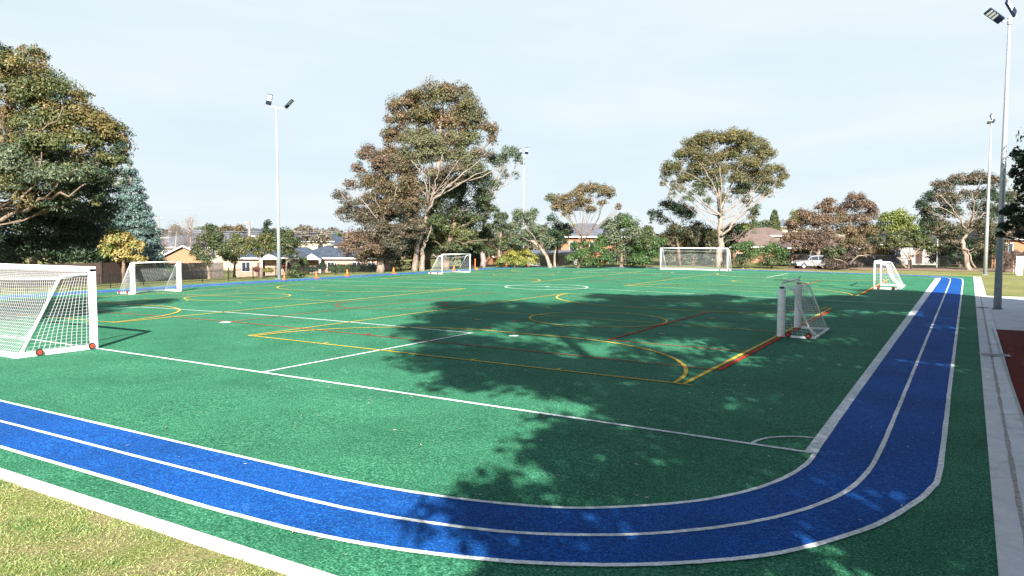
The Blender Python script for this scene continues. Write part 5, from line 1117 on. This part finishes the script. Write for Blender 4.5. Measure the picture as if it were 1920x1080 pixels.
wtree('gum_tree', 'gum left of the camera throwing shade behind the near goal', x, y, 17, sh(b5, [(-3.6, 16.5, 1.6, 2.2, 1), (-5.5, 13.5, 2.6, 3, 1.1), (-8.5, 14, 2.6, 3.5, 1), (-4.2, 10, 1.8, 2.0, 1), (-7.5, 8.5, 2.6, 3, 1), (-10, 18, 2.6, 3, 1)]), .3, size=.28)

# ================================================================= LITTER AND NEAR GRASS
def litter():
    n = 300; X = NR.uniform(-20, 24.5, n); Yv = NR.uniform(-7.2, 40, n)**1.0
    k = NR.rand(n) < .55; X[k] = NR.uniform(12, 24.8, k.sum()); Yv[k] = NR.uniform(-7.2, 8, k.sum())
    C = np.stack([X, Yv, np.array([crown_z(a)+.034 for a in X])], 1)
    nn = np.tile([0, 0, 1.], (n, 1))+NR.normal(size=(n, 3))*.18; nn /= np.linalg.norm(nn, axis=1)[:, None]
    ln = NR.uniform(.035, .09, n); q = NR.rand(n, 1)
    kk = np.array([.34, .22, .12])*(1-q)+np.array([.62, .56, .44])*q
    tag(link('leaf_litter', leaf_mesh('leaf_litter', C, nn, unit(n)*np.array([1, 1, .1]), np.stack([ln*.32, ln], 1), kk), M['leaf']), 'dry gum leaves scattered over the turf and track', 'leaves', None, 'stuff')
litter()
def grass():
    n = 90000; X = NR.uniform(9, 20.5, n); Yv = -7.60-np.abs(NR.rand(n))**1.1*3.6
    f = np.sin(X*2.1+1.3*np.sin(Yv*2.7))*np.cos(Yv*3.1+np.sin(X*1.7))+.6*np.sin(X*6.3+Yv*4.1)*np.cos(Yv*7.7-X*3.)
    keep = NR.rand(n) < np.clip(.62+.42*f, .12, 1); X, Yv, f = X[keep], Yv[keep], f[keep]; n = len(X)
    h = NR.uniform(.018, .058, n)*(1+.45*f); lean = NR.normal(size=(n, 2))*.8
    L = np.stack([lean[:, 0], lean[:, 1], np.full(n, .75)], 1); L /= np.linalg.norm(L, axis=1)[:, None]
    C = np.stack([X, Yv, np.array([ground(a, b)-.035 for a, b in zip(X, Yv)])+h*.42*L[:, 2]+.004], 1)
    nn = np.cross(L, unit(n)); nn /= np.linalg.norm(nn, axis=1)[:, None]
    q = np.clip(NR.rand(n)*.8+.25-.25*f, 0, 1)[:, None]
    kk = (np.array([.045, .15, .025])*(1-q)+np.array([.42, .43, .18])*q)*(.8+.4*NR.rand(n, 1))
    tag(link('lawn_grass', leaf_mesh('lawn_grass', C, nn, L, np.stack([NR.uniform(.004, .009, n), h], 1), kk), M['leaf']), 'patchy dry lawn grass beside the near concrete edge', 'grass', None, 'stuff')
grass()

# ================================================================= LIGHT, SKY, CAMERA
sd = bpy.data.lights.new('sun', 'SUN'); sd.energy = 5.0; sd.angle = R(.5); sd.color = (1, .955, .88)
so = bpy.data.objects.new('sun', sd); COL.objects.link(so); so.rotation_euler = Vector(SUN).to_track_quat('Z', 'Y').to_euler()
w = bpy.data.worlds.new('World'); S.world = w; w.use_nodes = True; nt = w.node_tree; bg = nt.nodes['Background']
sky = N(nt, 'ShaderNodeTexSky'); sky.sky_type = 'NISHITA'; sky.sun_disc = False; sky.sun_elevation = math.asin(SUN[2]); sky.sun_rotation = math.atan2(SUN[0], SUN[1])
sky.air_density = .8; sky.dust_density = .8; sky.ozone_density = 1.5
co = N(nt, 'ShaderNodeTexCoord').outputs['Generated']
mp = N(nt, 'ShaderNodeMapping'); mp.inputs['Scale'].default_value = (1.0, 1.0, 5.5); mp.inputs['Rotation'].default_value = (R(4), R(-3), R(25)); nt.links.new(co, mp.inputs[0])
cl = noise(nt, mp.outputs[0], 1.3, 6, .55, .3)
sx = N(nt, 'ShaderNodeSeparateXYZ'); nt.links.new(co, sx.inputs[0])
veil = ramp(nt, sx.outputs[2], [(0, (1, 1, 1)), (.10, (.96, .96, .96)), (.37, (.92, .92, .92)), (.58, (.12, .12, .12))])
cw = ramp(nt, cl, [(.38, (4.35, 5.15, 5.55)), (.62, (5.15, 5.6, 5.75))])
c = mixc(nt, veil, sky.outputs[0], cw)
nt.links.new(c, bg.inputs['Color']); bg.inputs['Strength'].default_value = .05
cam = bpy.data.cameras.new('camera'); cam.sensor_width = 36; cam.lens = F/1920*36; cam.clip_end = 6000; cam.clip_start = .1
co_ = bpy.data.objects.new('camera', cam); COL.objects.link(co_)
Mx = Matrix(((RT[0], UP[0], -fw[0], CAM[0]), (RT[1], UP[1], -fw[1], CAM[1]), (RT[2], UP[2], -fw[2], CAM[2]), (0, 0, 0, 1)))
co_.matrix_world = Mx; S.camera = co_
vs_ = S.view_settings; vs_.view_transform = 'Standard'; vs_.look = 'None'; vs_.exposure = 1.8; vs_.gamma = 1; vs_.use_curve_mapping = False
